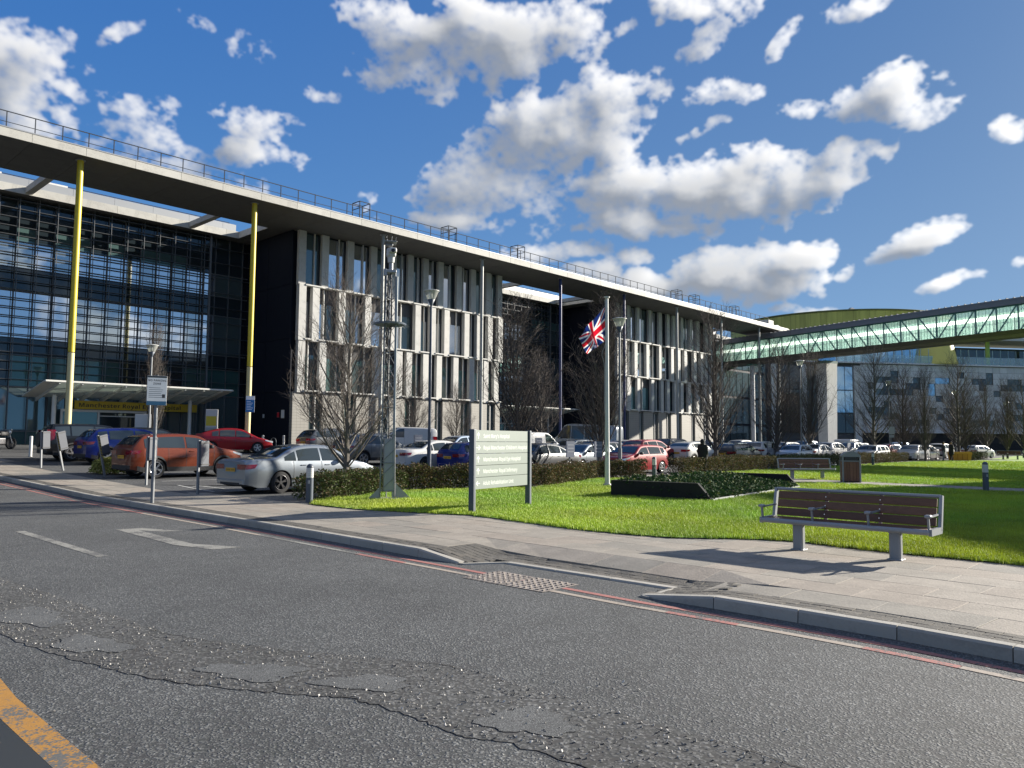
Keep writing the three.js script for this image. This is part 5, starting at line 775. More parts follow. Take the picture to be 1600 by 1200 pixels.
{
  const silver = paint([0.27, 0.30, 0.33], 0.7, 0.30), copper = paint([0.13, 0.027, 0.010], 0.2, 0.4), blue = paint([0.006, 0.016, 0.13], 0.05), black = paint([0.006, 0.007, 0.009], 0), red = paint([0.24, 0.002, 0.008], 0.0, 0.5), white = paint([0.50, 0.50, 0.49], 0, 0.35), grey = paint([0.17, 0.18, 0.19], 0.6), gun = paint([0.13, 0.135, 0.14], 0.65), ltgrey = paint([0.20, 0.215, 0.225], 0.6), dkblue = paint([0.008, 0.014, 0.045], 0.05), ice = paint([0.42, 0.5, 0.6], 0.5);
  const D = 46.75, U = D + 180;
  car('saloon', -6.85, -25.05, 50, silver, 'silver saloon parked tail towards the pavement, nearest to the bare tree', { rim: M.rimDark });
  car('crossover', -12.96, -30.2, 50, copper, 'copper orange crossover with silver wheels behind the no parking sign', { mirrorBlack: true });
  car('crossover', -17.7, -36.0, D, blue, 'deep blue crossover between the copper crossover and the black off-roader');
  car('offroad', -20.15, -37.3, D, black, 'black off-roader with spare wheel on its tail, leftmost of the parked row', { spare: true });
  car('hatch', -20.2, -43.6, 35, black, 'black hatchback mostly hidden behind the deep blue crossover');
  car('fastback', -17.4, -48.3, 24, red, 'bright red fastback passing the entrance beside the second yellow pole');
  car('crossover', -11.5, -49.8, D, gun, 'grey crossover in front of the tiled wing corner', { bars: true });
  car('crossover', -7.4, -41.7, D, ltgrey, 'light grey crossover with five-spoke wheels behind the camera mast', { bars: true });
  car('saloon', -3.95, -38.9, D, white, 'white saloon with black wheels in front of the lamp post', { rim: M.rimDark });
  car('hatch', -1.6, -38.3, D, blue, 'blue hatchback half hidden by the wayfinding sign');
  car('van', -7.6, -53.8, 200, white, 'small white van parked below the first fin wing', { name: 'parked_van', category: 'van' });
  car('estate', -3.4, -51.5, U, ice, 'pale blue estate parked behind the white saloon', {});
  car('hatch', -1.0, -47.5, U, gun, 'grey hatchback behind the blue hatchback');
  car('saloon', 1.42, -39.4, U, gun, 'grey saloon facing left, right of the wayfinding sign', { rim: M.rim, mirrorBlack: true });
  car('hatch', 3.95, -42.2, U, silver, 'silver hatchback next to the grey saloon', { mirrorBlack: true });
  car('hatch', 6.4, -40.4, U, red, 'small red hatchback facing left behind the hedge and bollard', { mirrorBlack: true });
  car('van', 1.6, -52, D, white, 'white van behind the grey saloon', { name: 'parked_van', category: 'van' });
  car('hatch', 4.2, -53, U, ltgrey, 'pale grey hatchback left of the minibus');
  car('estate', 6.2, -50.2, D, dkblue, 'dark estate in front of the minibus');
  car('minibus', 6.3, -65, 152, silver, 'silver minibus with chevron tail at the second entrance', { name: 'minibus', category: 'minibus', chevron: true });
  car('hatch', 8.2, -56.5, U, white, 'white hatchback behind the narrow tree and flagpole');
  car('crossover', 9.2, -51.6, D, red, 'red crossover behind the small red hatchback');
  car('coupe', 12.6, -53.6, D, white, 'white crossover coupe beside the person in black', {});
  car('crossover', 12.8, -60.5, D, black, 'black crossover behind the red crossover'); car('hatch', 15.0, -62.5, U, white, 'white hatchback behind the white crossover coupe');
  car('estate', 16.6, -56.6, D, black, 'black estate right of the bare tree beside the person in black', { bars: true });
  car('crossover', 20.0, -61.0, D, white, 'white crossover behind the black estate'); car('hatch', 20.8, -68.0, U, silver, 'silver hatchback beyond the white crossover');
  car('hatch', 22.2, -60.6, U + 4, ice, 'pale blue hatchback facing the lawn behind the far wooden bench');
  car('saloon', 26.2, -66.5, D, white, 'white saloon under the second tree from the black estate'); car('estate', 26.2, -73, D, white, 'white estate in the row behind the white saloon'); car('crossover', 29.2, -70.4, D, white, 'white crossover left of the bridge pier foot');
  car('crossover', 32.2, -73.6, U, ltgrey, 'light grey crossover just right of the bridge pier foot'); car('estate', 31.0, -66.5, U, white, 'white estate facing the lawn beside the litter bin'); car('van', 34.6, -79, D, white, 'white van beyond the bridge pier foot', { name: 'parked_van', category: 'van' });
  car('hatch', 37.0, -76.6, U, red, 'dark red hatchback between two bare trees', {}); car('saloon', 38.8, -74.6, U, white, 'white saloon left of the slender bare tree'); car('saloon', 41.2, -77.2, U, black, 'black saloon left of the two people standing'); car('hatch', 41.0, -76.0 + 0.2 - 8, U, silver, 'silver hatchback next to the two people standing');
  car('estate', 43.2, -82.5, D, white, 'white estate behind the two people standing'); car('crossover', 47.0, -84.5, D, white, 'white crossover behind the orange bin');
  car('crossover', 44.5, -89, U, ice, 'pale blue crossover in the last row'); car('hatch', 38.5, -85, D, white, 'white hatchback in the last row'); car('estate', 33, -87, U, silver, 'silver estate in front of the dark undercroft'); car('hatch', 53.5, -88.5, 30, white, 'lone white hatchback at the lawn edge before the farthest bench'); car('hatch', 23.0, -76.5, D, white, 'white hatchback in front of the glazed link block');
}
// bay markings
for (const [x, z, l] of [[-8.9, -24.2, 5], [-10.7, -26.0, 5], [-12.5, -27.7, 5], [-14.4, -29.3, 5], [-16.0, -31.2, 5], [-2.4, -35.9, 5], [-0.3, -36.6, 5], [5.2, -37.9, 5], [8.6, -41.5, 5]]) { const a = [x, z], b = [x + UX * l, z + UZ * l], w = 0.05; kind(mesh('bay_marking', sheet([[a[0] - NX * w, a[1] - NZ * w], [b[0] - NX * w, b[1] - NZ * w], [b[0] + NX * w, b[1] + NZ * w], [a[0] + NX * w, a[1] + NZ * w]], 0.003, 1), M.paintWhite), 'structure'); }
for (const [x0, z0, x1, z1] of [[-9.2, -24.0, -11.4, -26.4], [-11.0, -26.6, -9.4, -25.4]]) { const dx = x1 - x0, dz = z1 - z0, l = Math.hypot(dx, dz), w = 0.05; kind(mesh('bay_marking', sheet([[x0 - dz / l * w, z0 + dx / l * w], [x1 - dz / l * w, z1 + dx / l * w], [x1 + dz / l * w, z1 - dx / l * w], [x0 + dz / l * w, z0 - dx / l * w]], 0.007, 1), M.paintWhite), 'structure'); }
// ---------------------------------------------------------------- street furniture, signs, people
M.steel = std([0.26, 0.275, 0.29], 0.45, 0.4); M.galv = std([0.19, 0.20, 0.21], 0.5, 0.25, { map: TX.concrete }); M.slate = std([0.055, 0.07, 0.095], 0.5); M.white = std([0.50, 0.50, 0.485], 0.5);
M.timber = [[0.150, 0.072, 0.038], [0.128, 0.060, 0.033], [0.172, 0.084, 0.046]].map((c) => std(c, 0.6, 0, { map: TX.wood }));
{
  const put = (n, g, m, p) => mesh(n, g, m, p), r = rng(404);
  // ---- benches: steel pedestals and frames, hardwood boards
  function bench(x, z, deg, label, full = true) {
    const t = thing('bench', label, 'bench', [x, hgt(x, z) + (full ? -0.005 : 0.01), z], deg * RAD, 'slatted benches'), L = 2.42;
    for (const s of [-1, 1]) { const leg = put('leg', rbox(0.16, 0.42, 0.12, s * 0.70, 0.21, -0.02, 0.03, 2), M.steel, t); put('leg_foot', rbox(0.2, 0.02, 0.18, s * 0.70, 0.012, -0.02, 0.006, 1), M.steelGrey, leg); put('seat_bearer', rbox(0.08, 0.05, 0.5, s * 0.70, 0.425, -0.05, 0.01, 1), M.steel, leg); }
    put('front_rail', rbox(L, 0.075, 0.07, 0, 0.445, 0.215, 0.034, 3), M.steel, t);
    for (let k = 0; k < 4; k++) put('seat_board', metreUV(rbox(L - 0.1, 0.03, 0.1, 0, 0.462, 0.12 - k * 0.112, 0.006, 1), 1, r() * 3, r() * 3), M.timber[k % 3], t);
    const NB = 3, yb = (k) => 0.485 + k * 0.131, zb = (k) => -0.285 - k * 0.0375;
    for (let k = 0; k < NB; k++) put('back_board', metreUV(rbox(L - 0.1, 0.119, 0.03, 0, 0, 0, 0.006, 1), 1, r() * 3, r() * 3).rotateX(-0.28).translate(0, yb(k) + 0.065, zb(k) - 0.01), M.timber[(k + 1) % 3], t);
    put('top_rail', rbox(L, 0.05, 0.06, 0, yb(NB) + 0.025, zb(NB) - 0.0, 0.024, 3), M.steel, t);
    for (const s of [-1, 1]) { put('end_frame', [beam(V(s * L / 2, 0.44, 0.2), V(s * L / 2, 0.44, -0.30), 0.045, 0.09), beam(V(s * L / 2, 0.41, -0.275), V(s * L / 2, yb(NB) + 0.04, zb(NB)), 0.045, 0.07)], M.steel, t); }
    for (const ax of [-L / 2 + 0.02, -L / 6 * 1.0, L / 6 * 1.0, L / 2 - 0.02]) { const a = put('armrest', [beam(V(ax, 0.645, 0.2), V(ax, 0.66, -0.31), 0.032, 0.02), beam(V(ax, 0.455, 0.17), V(ax, 0.64, 0.2), 0.028, 0.028)], M.steel, t); put('arm_pad', rbox(0.085, 0.045, 0.10, ax, 0.66, 0.2, 0.02, 2), M.steel, a); }
    for (const bx of [-0.4, 0.4]) put('back_strap', beam(V(bx, 0.43, -0.31), V(bx, yb(NB), zb(NB) - 0.025), 0.05, 0.012), M.steel, t);
    for (let k = 0; k < NB; k++) for (const bx of [-0.4, 0.4]) put('bolt', cyl(0.008, 0.008, 0.006, 8).rotateX(Math.PI / 2 - 0.28).translate(bx, yb(k) + 0.065, zb(k) + 0.008), M.chrome, t);
    return t;
  }
  bench(4.94, -11.52, -43.4, 'wooden slatted bench with steel armrests on the pavement, nearest and largest');
  bench(13.3, -34.75, 4, 'wooden slatted bench beside the litter bin, behind the planter', false);
  bench(52.2, -80.8, -8, 'farthest wooden bench at the back of the lawn', false);
  // ---- litter bin
  { const t = thing('litter_bin', 'timber clad litter bin with steel corners and domed top at the path', 'bin', [14.2, 0.01, -32.4], -0.28);
    for (const [sx, sz] of [[-1, -1], [-1, 1], [1, -1], [1, 1]]) put('corner_post', rbox(0.07, 1.1, 0.07, sx * 0.33, 0.55, sz * 0.33, 0.012, 1), M.galv, t);
    for (const [ax, s] of [['x', 1], ['x', -1], ['z', 1], ['z', -1]]) for (let k = 0; k < 5; k++) { const o = -0.24 + k * 0.12, g = ax === 'z' ? rbox(0.112, 0.80, 0.03, o, 0.45, s * 0.33, 0.005, 1) : rbox(0.03, 0.80, 0.112, s * 0.33, 0.45, o, 0.005, 1); put('board', metreUV(g.rotateY(0), 1, r(), r()), M.timber[k % 3], t); }
    put('side_sheet', rbox(0.02, 1.12, 0.62, 0.352, 0.56, 0, 0.006, 1), M.white, t);
    put('band', box(0.66, 0.05, 0.66, 0, 0.88, 0), M.galv, t); put('liner', box(0.6, 0.9, 0.6, 0, 0.5, 0), M.blackPlastic, t);
    put('lid', prism([[-0.37, 0], [-0.37, 0.06], [-0.2, 0.20], [0, 0.24], [0.2, 0.20], [0.37, 0.06], [0.37, 0]], 0.74).translate(0, 1.05, -0.37), M.galv, t); put('opening', box(0.5, 0.16, 0.70, 0, 1.0, 0), M.blackPlastic, t); put('plinth', box(0.62, 0.05, 0.62, 0, 0.025, 0), M.blackPlastic, t); }
  // ---- bollard lights: dark shaft, louvred pale head, dome
  function bollard(x, z, h, label, pale) {
    const y = hgt(x, z), t = thing('bollard', label, 'bollard', [x, y, z], 0, 'bollards'), R = 0.095, sh = h * 0.62;
    put('shaft', cyl(R, R, sh, 24, 0, sh / 2, 0), pale ?? M.slate, t);
    for (let k = 0; k < 5; k++) put('louvre_ring', cyl(R * 0.98, R * 1.0, h * 0.045, 24, 0, sh + h * (0.035 + k * 0.05), 0), M.white, t);
    put('core', cyl(R * 0.8, R * 0.8, h * 0.26, 16, 0, sh + h * 0.13, 0), M.steelGrey, t); put('cap', new THREE.SphereGeometry(R, 20, 8, 0, TAU, 0, Math.PI / 2).scale(1, 1.05, 1).translate(0, sh + h * 0.265, 0), M.slate, t); put('door_plate', box(0.05, 0.09, 0.01, 0, sh - 0.1, R), M.steelGrey, t);
  }
  bollard(-5.27, -20.25, 1.02, 'dark bollard light with ribbed pale head beside the bare tree'); bollard(16.42, -26.8, 1.05, 'dark bollard light standing alone on the lawn right of the bench'); bollard(6.2, -33.6, 1.0, 'dark bollard light at the car park corner of the path'); bollard(26.2, -56.0, 1.0, 'dark bollard light by the hedge under the bare trees', undefined); bollard(60.0, -90.5, 1.0, 'dark bollard at the end of the farthest bench');
  function whitePost(x, z, label) { const y = hgt(x, z), t = thing('bollard', label, 'bollard', [x, y, z], 0, 'bollards'); put('shaft', cyl(0.075, 0.075, 0.98, 20, 0, 0.49, 0), M.white, t); put('cap', cyl(0.06, 0.078, 0.03, 20, 0, 0.995, 0), M.white, t); put('flange', cyl(0.11, 0.11, 0.015, 20, 0, 0.01, 0), M.steelGrey, t); }
  whitePost(-23.6, -37.9, 'white bollard on the forecourt left of the grey sign posts'); whitePost(-16.6, -51.5, 'white bollard in front of the red fastback bonnet'); whitePost(-15.6, -52.8, 'white bollard near the tiled wing corner');
  // ---- bay sign posts: wrapped grey boards seen from behind
  function signPost(x, z, h, lean, turn, label, hazard) {
    const y = hgt(x, z), t = thing('sign_post', label, 'sign post', [x, y - 0.03, z], turn, 'grey bay sign posts'); t.rotation.z = lean;
    put('post', rbox(0.065, h, 0.065, 0, h / 2, 0, 0.01, 1), M.galv, t);
    const b = put('board', rbox(0.34, h * 0.47, 0.09, 0.15, h * 0.755, 0.06, 0.02, 1), std([0.05, 0.058, 0.075], 0.6), t);
    for (const f of [0.56, 0.95]) put('strap', box(0.36, 0.025, 0.11, 0.15, h * f, 0.06), M.blackPlastic, b);
    if (hazard) put('hazard_edge', new THREE.PlaneGeometry(0.09, h * 0.47).rotateY(-Math.PI / 2).translate(-0.024, h * 0.755, 0.06), std(0xffffff, 0.6, 0, { map: canvasTex(16, 128, (c, w, hh) => { c.fillStyle = '#8a7a30'; c.fillRect(0, 0, w, hh); c.fillStyle = '#151515'; for (let i = -1; i < 9; i++) { c.beginPath(); c.moveTo(0, i * 18); c.lineTo(w, i * 18 + 9); c.lineTo(w, i * 18 + 18); c.lineTo(0, i * 18 + 9); c.fill(); } }) }), b);
  }
  signPost(-19.4, -31.9, 1.55, 0.03, 1.2, 'grey sign post standing upright at the far left forecourt'); signPost(-17.95, -31.0, 1.62, 0.24, 1.15, 'leaning grey sign post with striped edge behind the black off-roader', true); signPost(-15.0, -28.6, 1.62, 0.24, 1.15, 'leaning grey sign post with striped edge beside the golden bush', true); signPost(-12.3, -26.1, 1.66, 0.0, 1.2, 'grey sign post in front of the copper crossover rear wheel'); signPost(-9.2, -22.75, 1.62, 0.015, 1.2, 'grey sign post between the copper crossover and the silver saloon');
  for (const [x, z, l] of [[2.75, -36.6, 'grey sign board standing behind the grey saloon'], [4.1, -36.9, 'grey sign board behind the flagpole'], [-5.3, -43.5, 'grey sign board above the white saloon roof'], [-1.7, -44.5, 'grey sign board behind the blue hatchback'], [1.6, -46.5, 'grey sign board in front of the white van'], [14.9, -58.6, 'grey sign board left of the black estate'], [19.0, -57.0, 'grey sign board beside the black estate'], [28.8, -66.0, 'grey sign board near the bridge pier foot']]) { const y = hgt(x, z), t = thing('sign_board', l, 'sign board', [x, y, z], 0.65, 'grey bay sign boards'); put('post', rbox(0.06, 1.5, 0.06, 0, 0.75, 0, 0.01, 1), M.galv, t); const b = put('board', rbox(0.52, 0.75, 0.05, 0, 1.25, 0.05, 0.01, 1), std([0.10, 0.12, 0.17], 0.55), t); for (let k = 0; k < 3; k++) put('text_strip', box(0.4, 0.05, 0.004, 0, 1.45 - k * 0.16, 0.078), std([0.24, 0.26, 0.3], 0.6), b); }
  // ---- no parking sign on its tall post
  { const t = thing('no_parking_sign', 'tall post with white no parking zone notice at the kerb', 'sign', [-9.11, 0, -19.7], 0.55);
    put('post', cyl(0.045, 0.045, 3.25, 16, 0, 1.62, -0.03), M.galv, t); put('post_cap', cyl(0.03, 0.048, 0.03, 16, 0, 3.26, -0.03), M.blackPlastic, t);
    const tx = canvasTex(256, 400, (c, w, h) => { c.fillStyle = '#aeb6bc'; c.fillRect(0, 0, w, h); c.fillStyle = '#17262e'; c.fillRect(0, 0, w, 26); c.fillStyle = '#1d4f6e'; c.fillRect(0, h - 54, w, 54); c.fillStyle = '#1a1e26'; c.textAlign = 'center'; c.font = 'bold 40px sans-serif'; c.fillText('NO PARKING', w / 2, 76, w - 16); c.fillText('ZONE', w / 2, 120); c.fillStyle = '#4a525c'; for (let k = 0; k < 6; k++) { c.fillRect(22, 160 + k * 26, 150 + ((k * 37) % 50), 7); } c.fillStyle = '#20242c'; c.fillRect(196, 250, 40, 50); });
    const b = put('board', rbox(0.47, 0.76, 0.025, 0, 2.86, 0.02, 0.008, 1), M.steelGrey, t); put('notice', new THREE.PlaneGeometry(0.46, 0.75).translate(0, 2.86, 0.035), std(0xffffff, 0.5, 0, { map: tx }), b); }
  // ---- wayfinding sign
  { const t = thing('wayfinding_sign', 'pale two-post hospital direction sign standing on the lawn', 'sign', [-0.23, 0.0, -18.63], 58.6 * RAD), Wd = 2.53;
    for (const s of [-1, 1]) { const p = put('post', rbox(0.09, 1.92, 0.14, s * Wd / 2, 0.94, 0, 0.015, 2), M.slate, t); put('post_trim', rbox(0.02, 1.9, 0.12, s * Wd / 2 + 0.052, 0.94, 0, 0.006, 1), M.steel, p); }
    [['up', "Saint Mary's Hospital"], ['right', "Royal Manchester Children's Hospital"], ['up', 'Manchester Royal Eye Hospital'], ['up', 'Manchester Royal Infirmary'], ['left', 'Adult Rehabilitation Unit']].forEach(([d, s], k) => {
      const tx = canvasTex(1024, 112, (c, w, h) => { c.fillStyle = '#757e78'; c.fillRect(0, 0, w, h); c.fillStyle = '#c9cec8'; c.strokeStyle = '#c9cec8'; c.lineWidth = 9; c.save(); c.translate(62, h / 2); c.rotate({ up: 0, right: Math.PI / 2, left: -Math.PI / 2 }[d]); c.beginPath(); c.moveTo(0, 30); c.lineTo(0, -28); c.moveTo(-22, -4); c.lineTo(0, -30); c.lineTo(22, -4); c.stroke(); c.restore(); c.font = '52px sans-serif'; c.textBaseline = 'middle'; c.fillText(s, 150, h / 2 + 2, w - 175); });
      const y = 1.75 - k * 0.272, b = put('panel', rbox(Wd - 0.10, 0.264, 0.05, 0, y, 0, 0.006, 1), std([0.18, 0.21, 0.19], 0.5), t); put('panel_face', new THREE.PlaneGeometry(Wd - 0.11, 0.26).translate(0, y, 0.028), std(0xffffff, 0.45, 0, { map: tx }), b); });
  }
  // ---- flagpole and flag
  { const t = thing('flagpole', 'white flagpole with flat round finial on the lawn', 'flagpole', [3.5, 0.0, -28.25]);
    put('mast', cyl(0.055, 0.095, 6.92, 24, 0, 3.46, 0), M.white, t); put('finial', cyl(0.11, 0.10, 0.05, 24, 0, 6.97, 0), M.white, t); put('base_collar', cyl(0.14, 0.16, 0.08, 24, 0, 0.06, 0), M.steelGrey, t); put('cleat', box(0.03, 0.14, 0.04, 0.02, 1.2, 0.1), M.steelGrey, t);
    put('halyard', new THREE.TubeGeometry(new THREE.CatmullRomCurve3([V(-0.08, 6.9, 0.03), V(-0.075, 5.2, 0.05), V(-0.2, 4.85, 0.06), V(-0.12, 4.55, 0.06), V(-0.1, 3, 0.07), V(0, 1.25, 0.1)]), 40, 0.006, 4), M.white, t);
    const N = 48, Mv = 30, pos = [], uv = [], idx = [];
    for (let i = 0; i <= N; i++) for (let j = 0; j <= Mv; j++) { const u = i / N, v = j / Mv; const rip = 0.13 * Math.sin(u * 7.5 + v * 2.6) * Math.pow(u, 0.6) + 0.06 * Math.sin(u * 15 - v * 5) * u; pos.push(-1.02 * u + 0.44 * u * v + 0.07 * Math.sin(u * 9 + v * 2) * u, -1.16 * u - v * (1.28 * (1 - u) + 0.56 * u) + 0.04 * Math.sin(u * 11) * u, rip); uv.push(u, 1 - v); }
    for (let i = 0; i < N; i++) for (let j = 0; j < Mv; j++) { const a = i * (Mv + 1) + j; idx.push(a, a + 1, a + Mv + 2, a, a + Mv + 2, a + Mv + 1); }
    const g = new THREE.BufferGeometry(); g.setAttribute('position', new THREE.Float32BufferAttribute(pos, 3)); g.setAttribute('uv', new THREE.Float32BufferAttribute(uv, 2)); g.setIndex(idx); g.computeVertexNormals();
    const tx = canvasTex(600, 300, (c, w, h) => { c.fillStyle = '#152c70'; c.fillRect(0, 0, w, h); const ln = (a, b, d, e, lw, s) => { c.strokeStyle = s; c.lineWidth = lw; c.beginPath(); c.moveTo(a, b); c.lineTo(d, e); c.stroke(); }; ln(0, 0, w, h, 60, '#fbf8f4'); ln(w, 0, 0, h, 60, '#fbf8f4'); ln(-10, 5, w / 2, h / 2 + 10, 22, '#d41530'); ln(w / 2, h / 2 - 10, w + 10, h - 5, 22, '#d41530'); ln(w - 10, -5, w / 2, h / 2 - 10 + 15, 22, '#d41530'); ln(10, h + 5, w / 2, h / 2, 22, '#d41530'); ln(w / 2, 0, w / 2, h, 100, '#fbf8f4'); ln(0, h / 2, w, h / 2, 100, '#fbf8f4'); ln(w / 2, 0, w / 2, h, 60, '#dc1630'); ln(0, h / 2, w, h / 2, 60, '#dc1630'); });
    const f = mesh('flag', g, new THREE.MeshPhysicalMaterial({ map: tx, roughness: 0.85, transmission: 0.5, thickness: 0, side: THREE.DoubleSide })); f.position.set(3.43, 6.62, -28.25); tag(f, 'red white and blue flag drooping from the flagpole', 'flag'); }
  // ---- camera mast: triangular lattice, spiked collar, camera head
  { const t = thing('camera_mast', 'galvanised lattice camera mast with spiked collar standing on the lawn', 'mast', [-3.42, 0.0, -21.3], 0.25), leg = [[-0.2, 0.14], [0.2, 0.14], [0, -0.2]];
    const at = (k, y) => { const s = 1 - 0.42 * clamp((y - 1.4) / 5.2, 0, 1); return V(leg[k][0] * s, y, leg[k][1] * s); };
    for (let k = 0; k < 3; k++) put('leg', bar(at(k, 0.02), at(k, 6.3), 0.019, 8), M.galv, t);
    const lev = []; for (let y = 0.25; y < 6.25; y += 0.38) lev.push(y);
    lev.forEach((y, i) => { for (let k = 0; k < 3; k++) { const n = (k + 1) % 3; put('brace', bar(at(k, y), at(n, Math.min(y + 0.38, 6.28)), 0.009, 5), M.galv, t); if (i % 2 === 0) put('rung', bar(at(k, y), at(n, y), 0.010, 5), M.galv, t); } });
    put('winch_tube', rbox(0.07, 6.2, 0.07, 0.16, 3.1, 0.10, 0.02, 1), std([0.28, 0.30, 0.30], 0.45, 0.3), t); put('cabinet', rbox(0.24, 1.45, 0.2, 0.02, 0.95, 0.02, 0.02, 1), M.steelGrey, t); put('cable', new THREE.TubeGeometry(new THREE.CatmullRomCurve3([V(0, 0.5, -0.1), V(0.03, 2, -0.05), V(-0.03, 3.5, 0.0), V(0.04, 5, 0.02), V(0, 6.4, 0)]), 40, 0.02, 6), M.blackPlastic, t);
    put('base_plate', rbox(0.62, 0.05, 0.6, 0.0, 0.03, 0, 0.01, 1), M.steelGrey, t); put('base_gusset', prism([[0, 0], [0.44, 0], [0, 0.42]], 0.05).translate(0.2, 0.05, 0.05), M.steelGrey, t); put('base_gusset', prism([[0, 0], [0.3, 0], [0, 0.3]], 0.05).rotateY(Math.PI).translate(-0.2, 0.05, 0.1), M.steelGrey, t); put('base_foot', rbox(0.6, 0.03, 0.3, 0.42, 0.03, 0.1, 0.01, 1), M.steelGrey, t);
    const sp = put('anti_climb_collar', new THREE.CylinderGeometry(0.46, 0.44, 0.05, 8).translate(0, 4.86, 0), std([0.16, 0.19, 0.24], 0.45, 0.4), t);
    for (let k = 0; k < 22; k++) { const a = k / 22 * TAU; put('spike', bar(V(Math.cos(a) * 0.43, 4.84, Math.sin(a) * 0.43), V(Math.cos(a) * 0.55, 4.80, Math.sin(a) * 0.55), 0.009, 4, 0.002), M.galv, sp); }
    put('head_bracket', [rbox(0.30, 0.09, 0.26, 0, 6.34, 0, 0.02, 1), cyl(0.06, 0.06, 0.34, 12, 0, 6.5, 0), rbox(0.09, 0.2, 0.1, -0.16, 6.3, 0.08, 0.02, 1)], M.steelGrey, t);
    const cam = put('camera_housing', [cyl(0.105, 0.09, 0.16, 18, 0, 6.68, 0), rbox(0.26, 0.26, 0.24, 0.0, 6.88, 0, 0.06, 3), rbox(0.22, 0.15, 0.34, 0.03, 6.92, 0.06, 0.05, 2)], std([0.46, 0.46, 0.44], 0.55), t); put('lens', cyl(0.05, 0.05, 0.03, 16).rotateX(Math.PI / 2).translate(0.03, 6.9, 0.24), M.blackPlastic, cam); put('sun_shield', rbox(0.34, 0.04, 0.42, -0.03, 7.16, 0.02, 0.015, 1).rotateZ(0.0), M.galv, cam); put('wiper_lamp', rbox(0.2, 0.1, 0.18, -0.06, 7.1, 0.02, 0.03, 2), M.galv, cam); put('bird_spikes', [bar(V(-0.1, 7.18, 0), V(-0.14, 7.34, 0.03), 0.006, 4), bar(V(0, 7.18, 0), V(0.02, 7.36, 0), 0.006, 4), bar(V(0.1, 7.18, 0), V(0.13, 7.33, 0.04), 0.006, 4)], M.galv, cam); }
  // ---- lamp posts with flared glass lanterns
  function lamp(x, z, h, label, dark) {
    const y = hgt(x, z), t = thing('lamp_post', label, 'lamp post', [x, y, z], 0, 'car park lamp posts');
    put('column', cyl(0.05, 0.075, h - 0.7, 20, 0, (h - 0.7) / 2, 0), dark ? M.slate : M.galv, t); put('base_sleeve', cyl(0.095, 0.095, 1.3, 20, 0, 0.65, 0), dark ? M.slate : M.galv, t);
    const L = (pts) => new THREE.LatheGeometry(pts.map(([a, b]) => new THREE.Vector2(a, b)), 28).translate(0, h - 0.8, 0);
    put('lantern_cone', L([[0.04, 0], [0.06, 0.1], [0.17, 0.34], [0, 0.36]]), M.slate, t); put('lantern_glass', L([[0.17, 0.35], [0.33, 0.72]]), new THREE.MeshPhysicalMaterial({ color: col(0.8, 0.82, 0.78), roughness: 0.25, transmission: 0.75, thickness: 0, side: THREE.DoubleSide }), t); put('lantern_lid', L([[0.35, 0.72], [0.36, 0.74], [0.2, 0.78], [0, 0.79]]), std([0.55, 0.56, 0.54], 0.4), t); put('reflector', L([[0.0, 0.40], [0.05, 0.40], [0.04, 0.6], [0, 0.62]]), M.white, t);
  }
  lamp(-21.0, -44.6, 6.3, 'slim lamp post above the entrance canopy'); lamp(-3.65, -34.2, 8.35, 'tall lamp post in front of the white saloon', true); lamp(5.25, -37.4, 7.7, 'lamp post right of the flag against the narrow tree'); lamp(24.2, -64.4, 8.5, 'lamp post under the footbridge'); lamp(38.5, -78.5, 8.0, 'lamp post left of the two people standing'); lamp(53.0, -92, 8.0, 'far lamp post in front of the panelled wing'); lamp(63, -98, 7.0, 'farthest lamp post near the panelled wing end');
  { const t = thing('parking_sign', 'small square sign on a thin post among the far cars', 'sign', [37.2, hgt(37.2, -75.5), -75.5], 0.1); put('post', cyl(0.035, 0.035, 3.2, 10, 0, 1.6, 0), M.galv, t); put('board', box(0.6, 0.7, 0.03, 0, 2.85, 0.05), std([0.32, 0.34, 0.36], 0.5), t); put('small_board', box(0.5, 0.25, 0.03, 0, 2.3, 0.05), std([0.3, 0.32, 0.35], 0.5), t); }
  { const t = thing('white_marker_post', 'thin white marker post in the hedge behind the wayfinding sign', 'post', [-0.17, 0.0, -27.0]); put('shaft', rbox(0.07, 0.75, 0.07, 0, 0.37, 0, 0.01, 1), M.white, t); put('cap', box(0.08, 0.03, 0.08, 0, 0.76, 0), M.steelGrey, t); }
  // ---- signs at the entrance
  { const [px, pz] = BW(10.45, 0.24), t = thing('pole_sign', 'small blue and white notice fixed to the second yellow pole', 'sign', [px, 0, pz], PHI - 0.55); const tx = canvasTex(96, 180, (c, w, h) => { c.fillStyle = '#e8ecee'; c.fillRect(0, 0, w, h); c.fillStyle = '#1a6fae'; c.fillRect(0, 42, w, h - 42); c.fillStyle = '#dfeaf2'; for (let k = 0; k < 6; k++) c.fillRect(10, 58 + k * 18, 44 + (k * 23) % 34, 6); }); put('board', rbox(0.54, 1.04, 0.04, 0, 3.85, 0, 0.01, 1), M.steelGrey, t); put('notice', new THREE.PlaneGeometry(0.53, 1.02).translate(0, 3.85, 0.025), std(0xffffff, 0.5, 0, { map: tx }), t); }
  { const [px, pz] = BW(9.2, -2.4), t = thing('totem_sign', 'white notice board with yellow panel left of the second yellow pole', 'sign', [px, hgt(px, pz), pz], PHI - 0.5); put('board', rbox(0.75, 2.6, 0.12, 0, 1.3, 0, 0.02, 1), M.white, t); put('yellow_panel', box(0.62, 0.62, 0.02, -0.03, 1.85, 0.065), M.yellow, t); put('grey_panel', box(0.62, 0.55, 0.02, -0.03, 1.15, 0.065), M.steelGrey, t); }
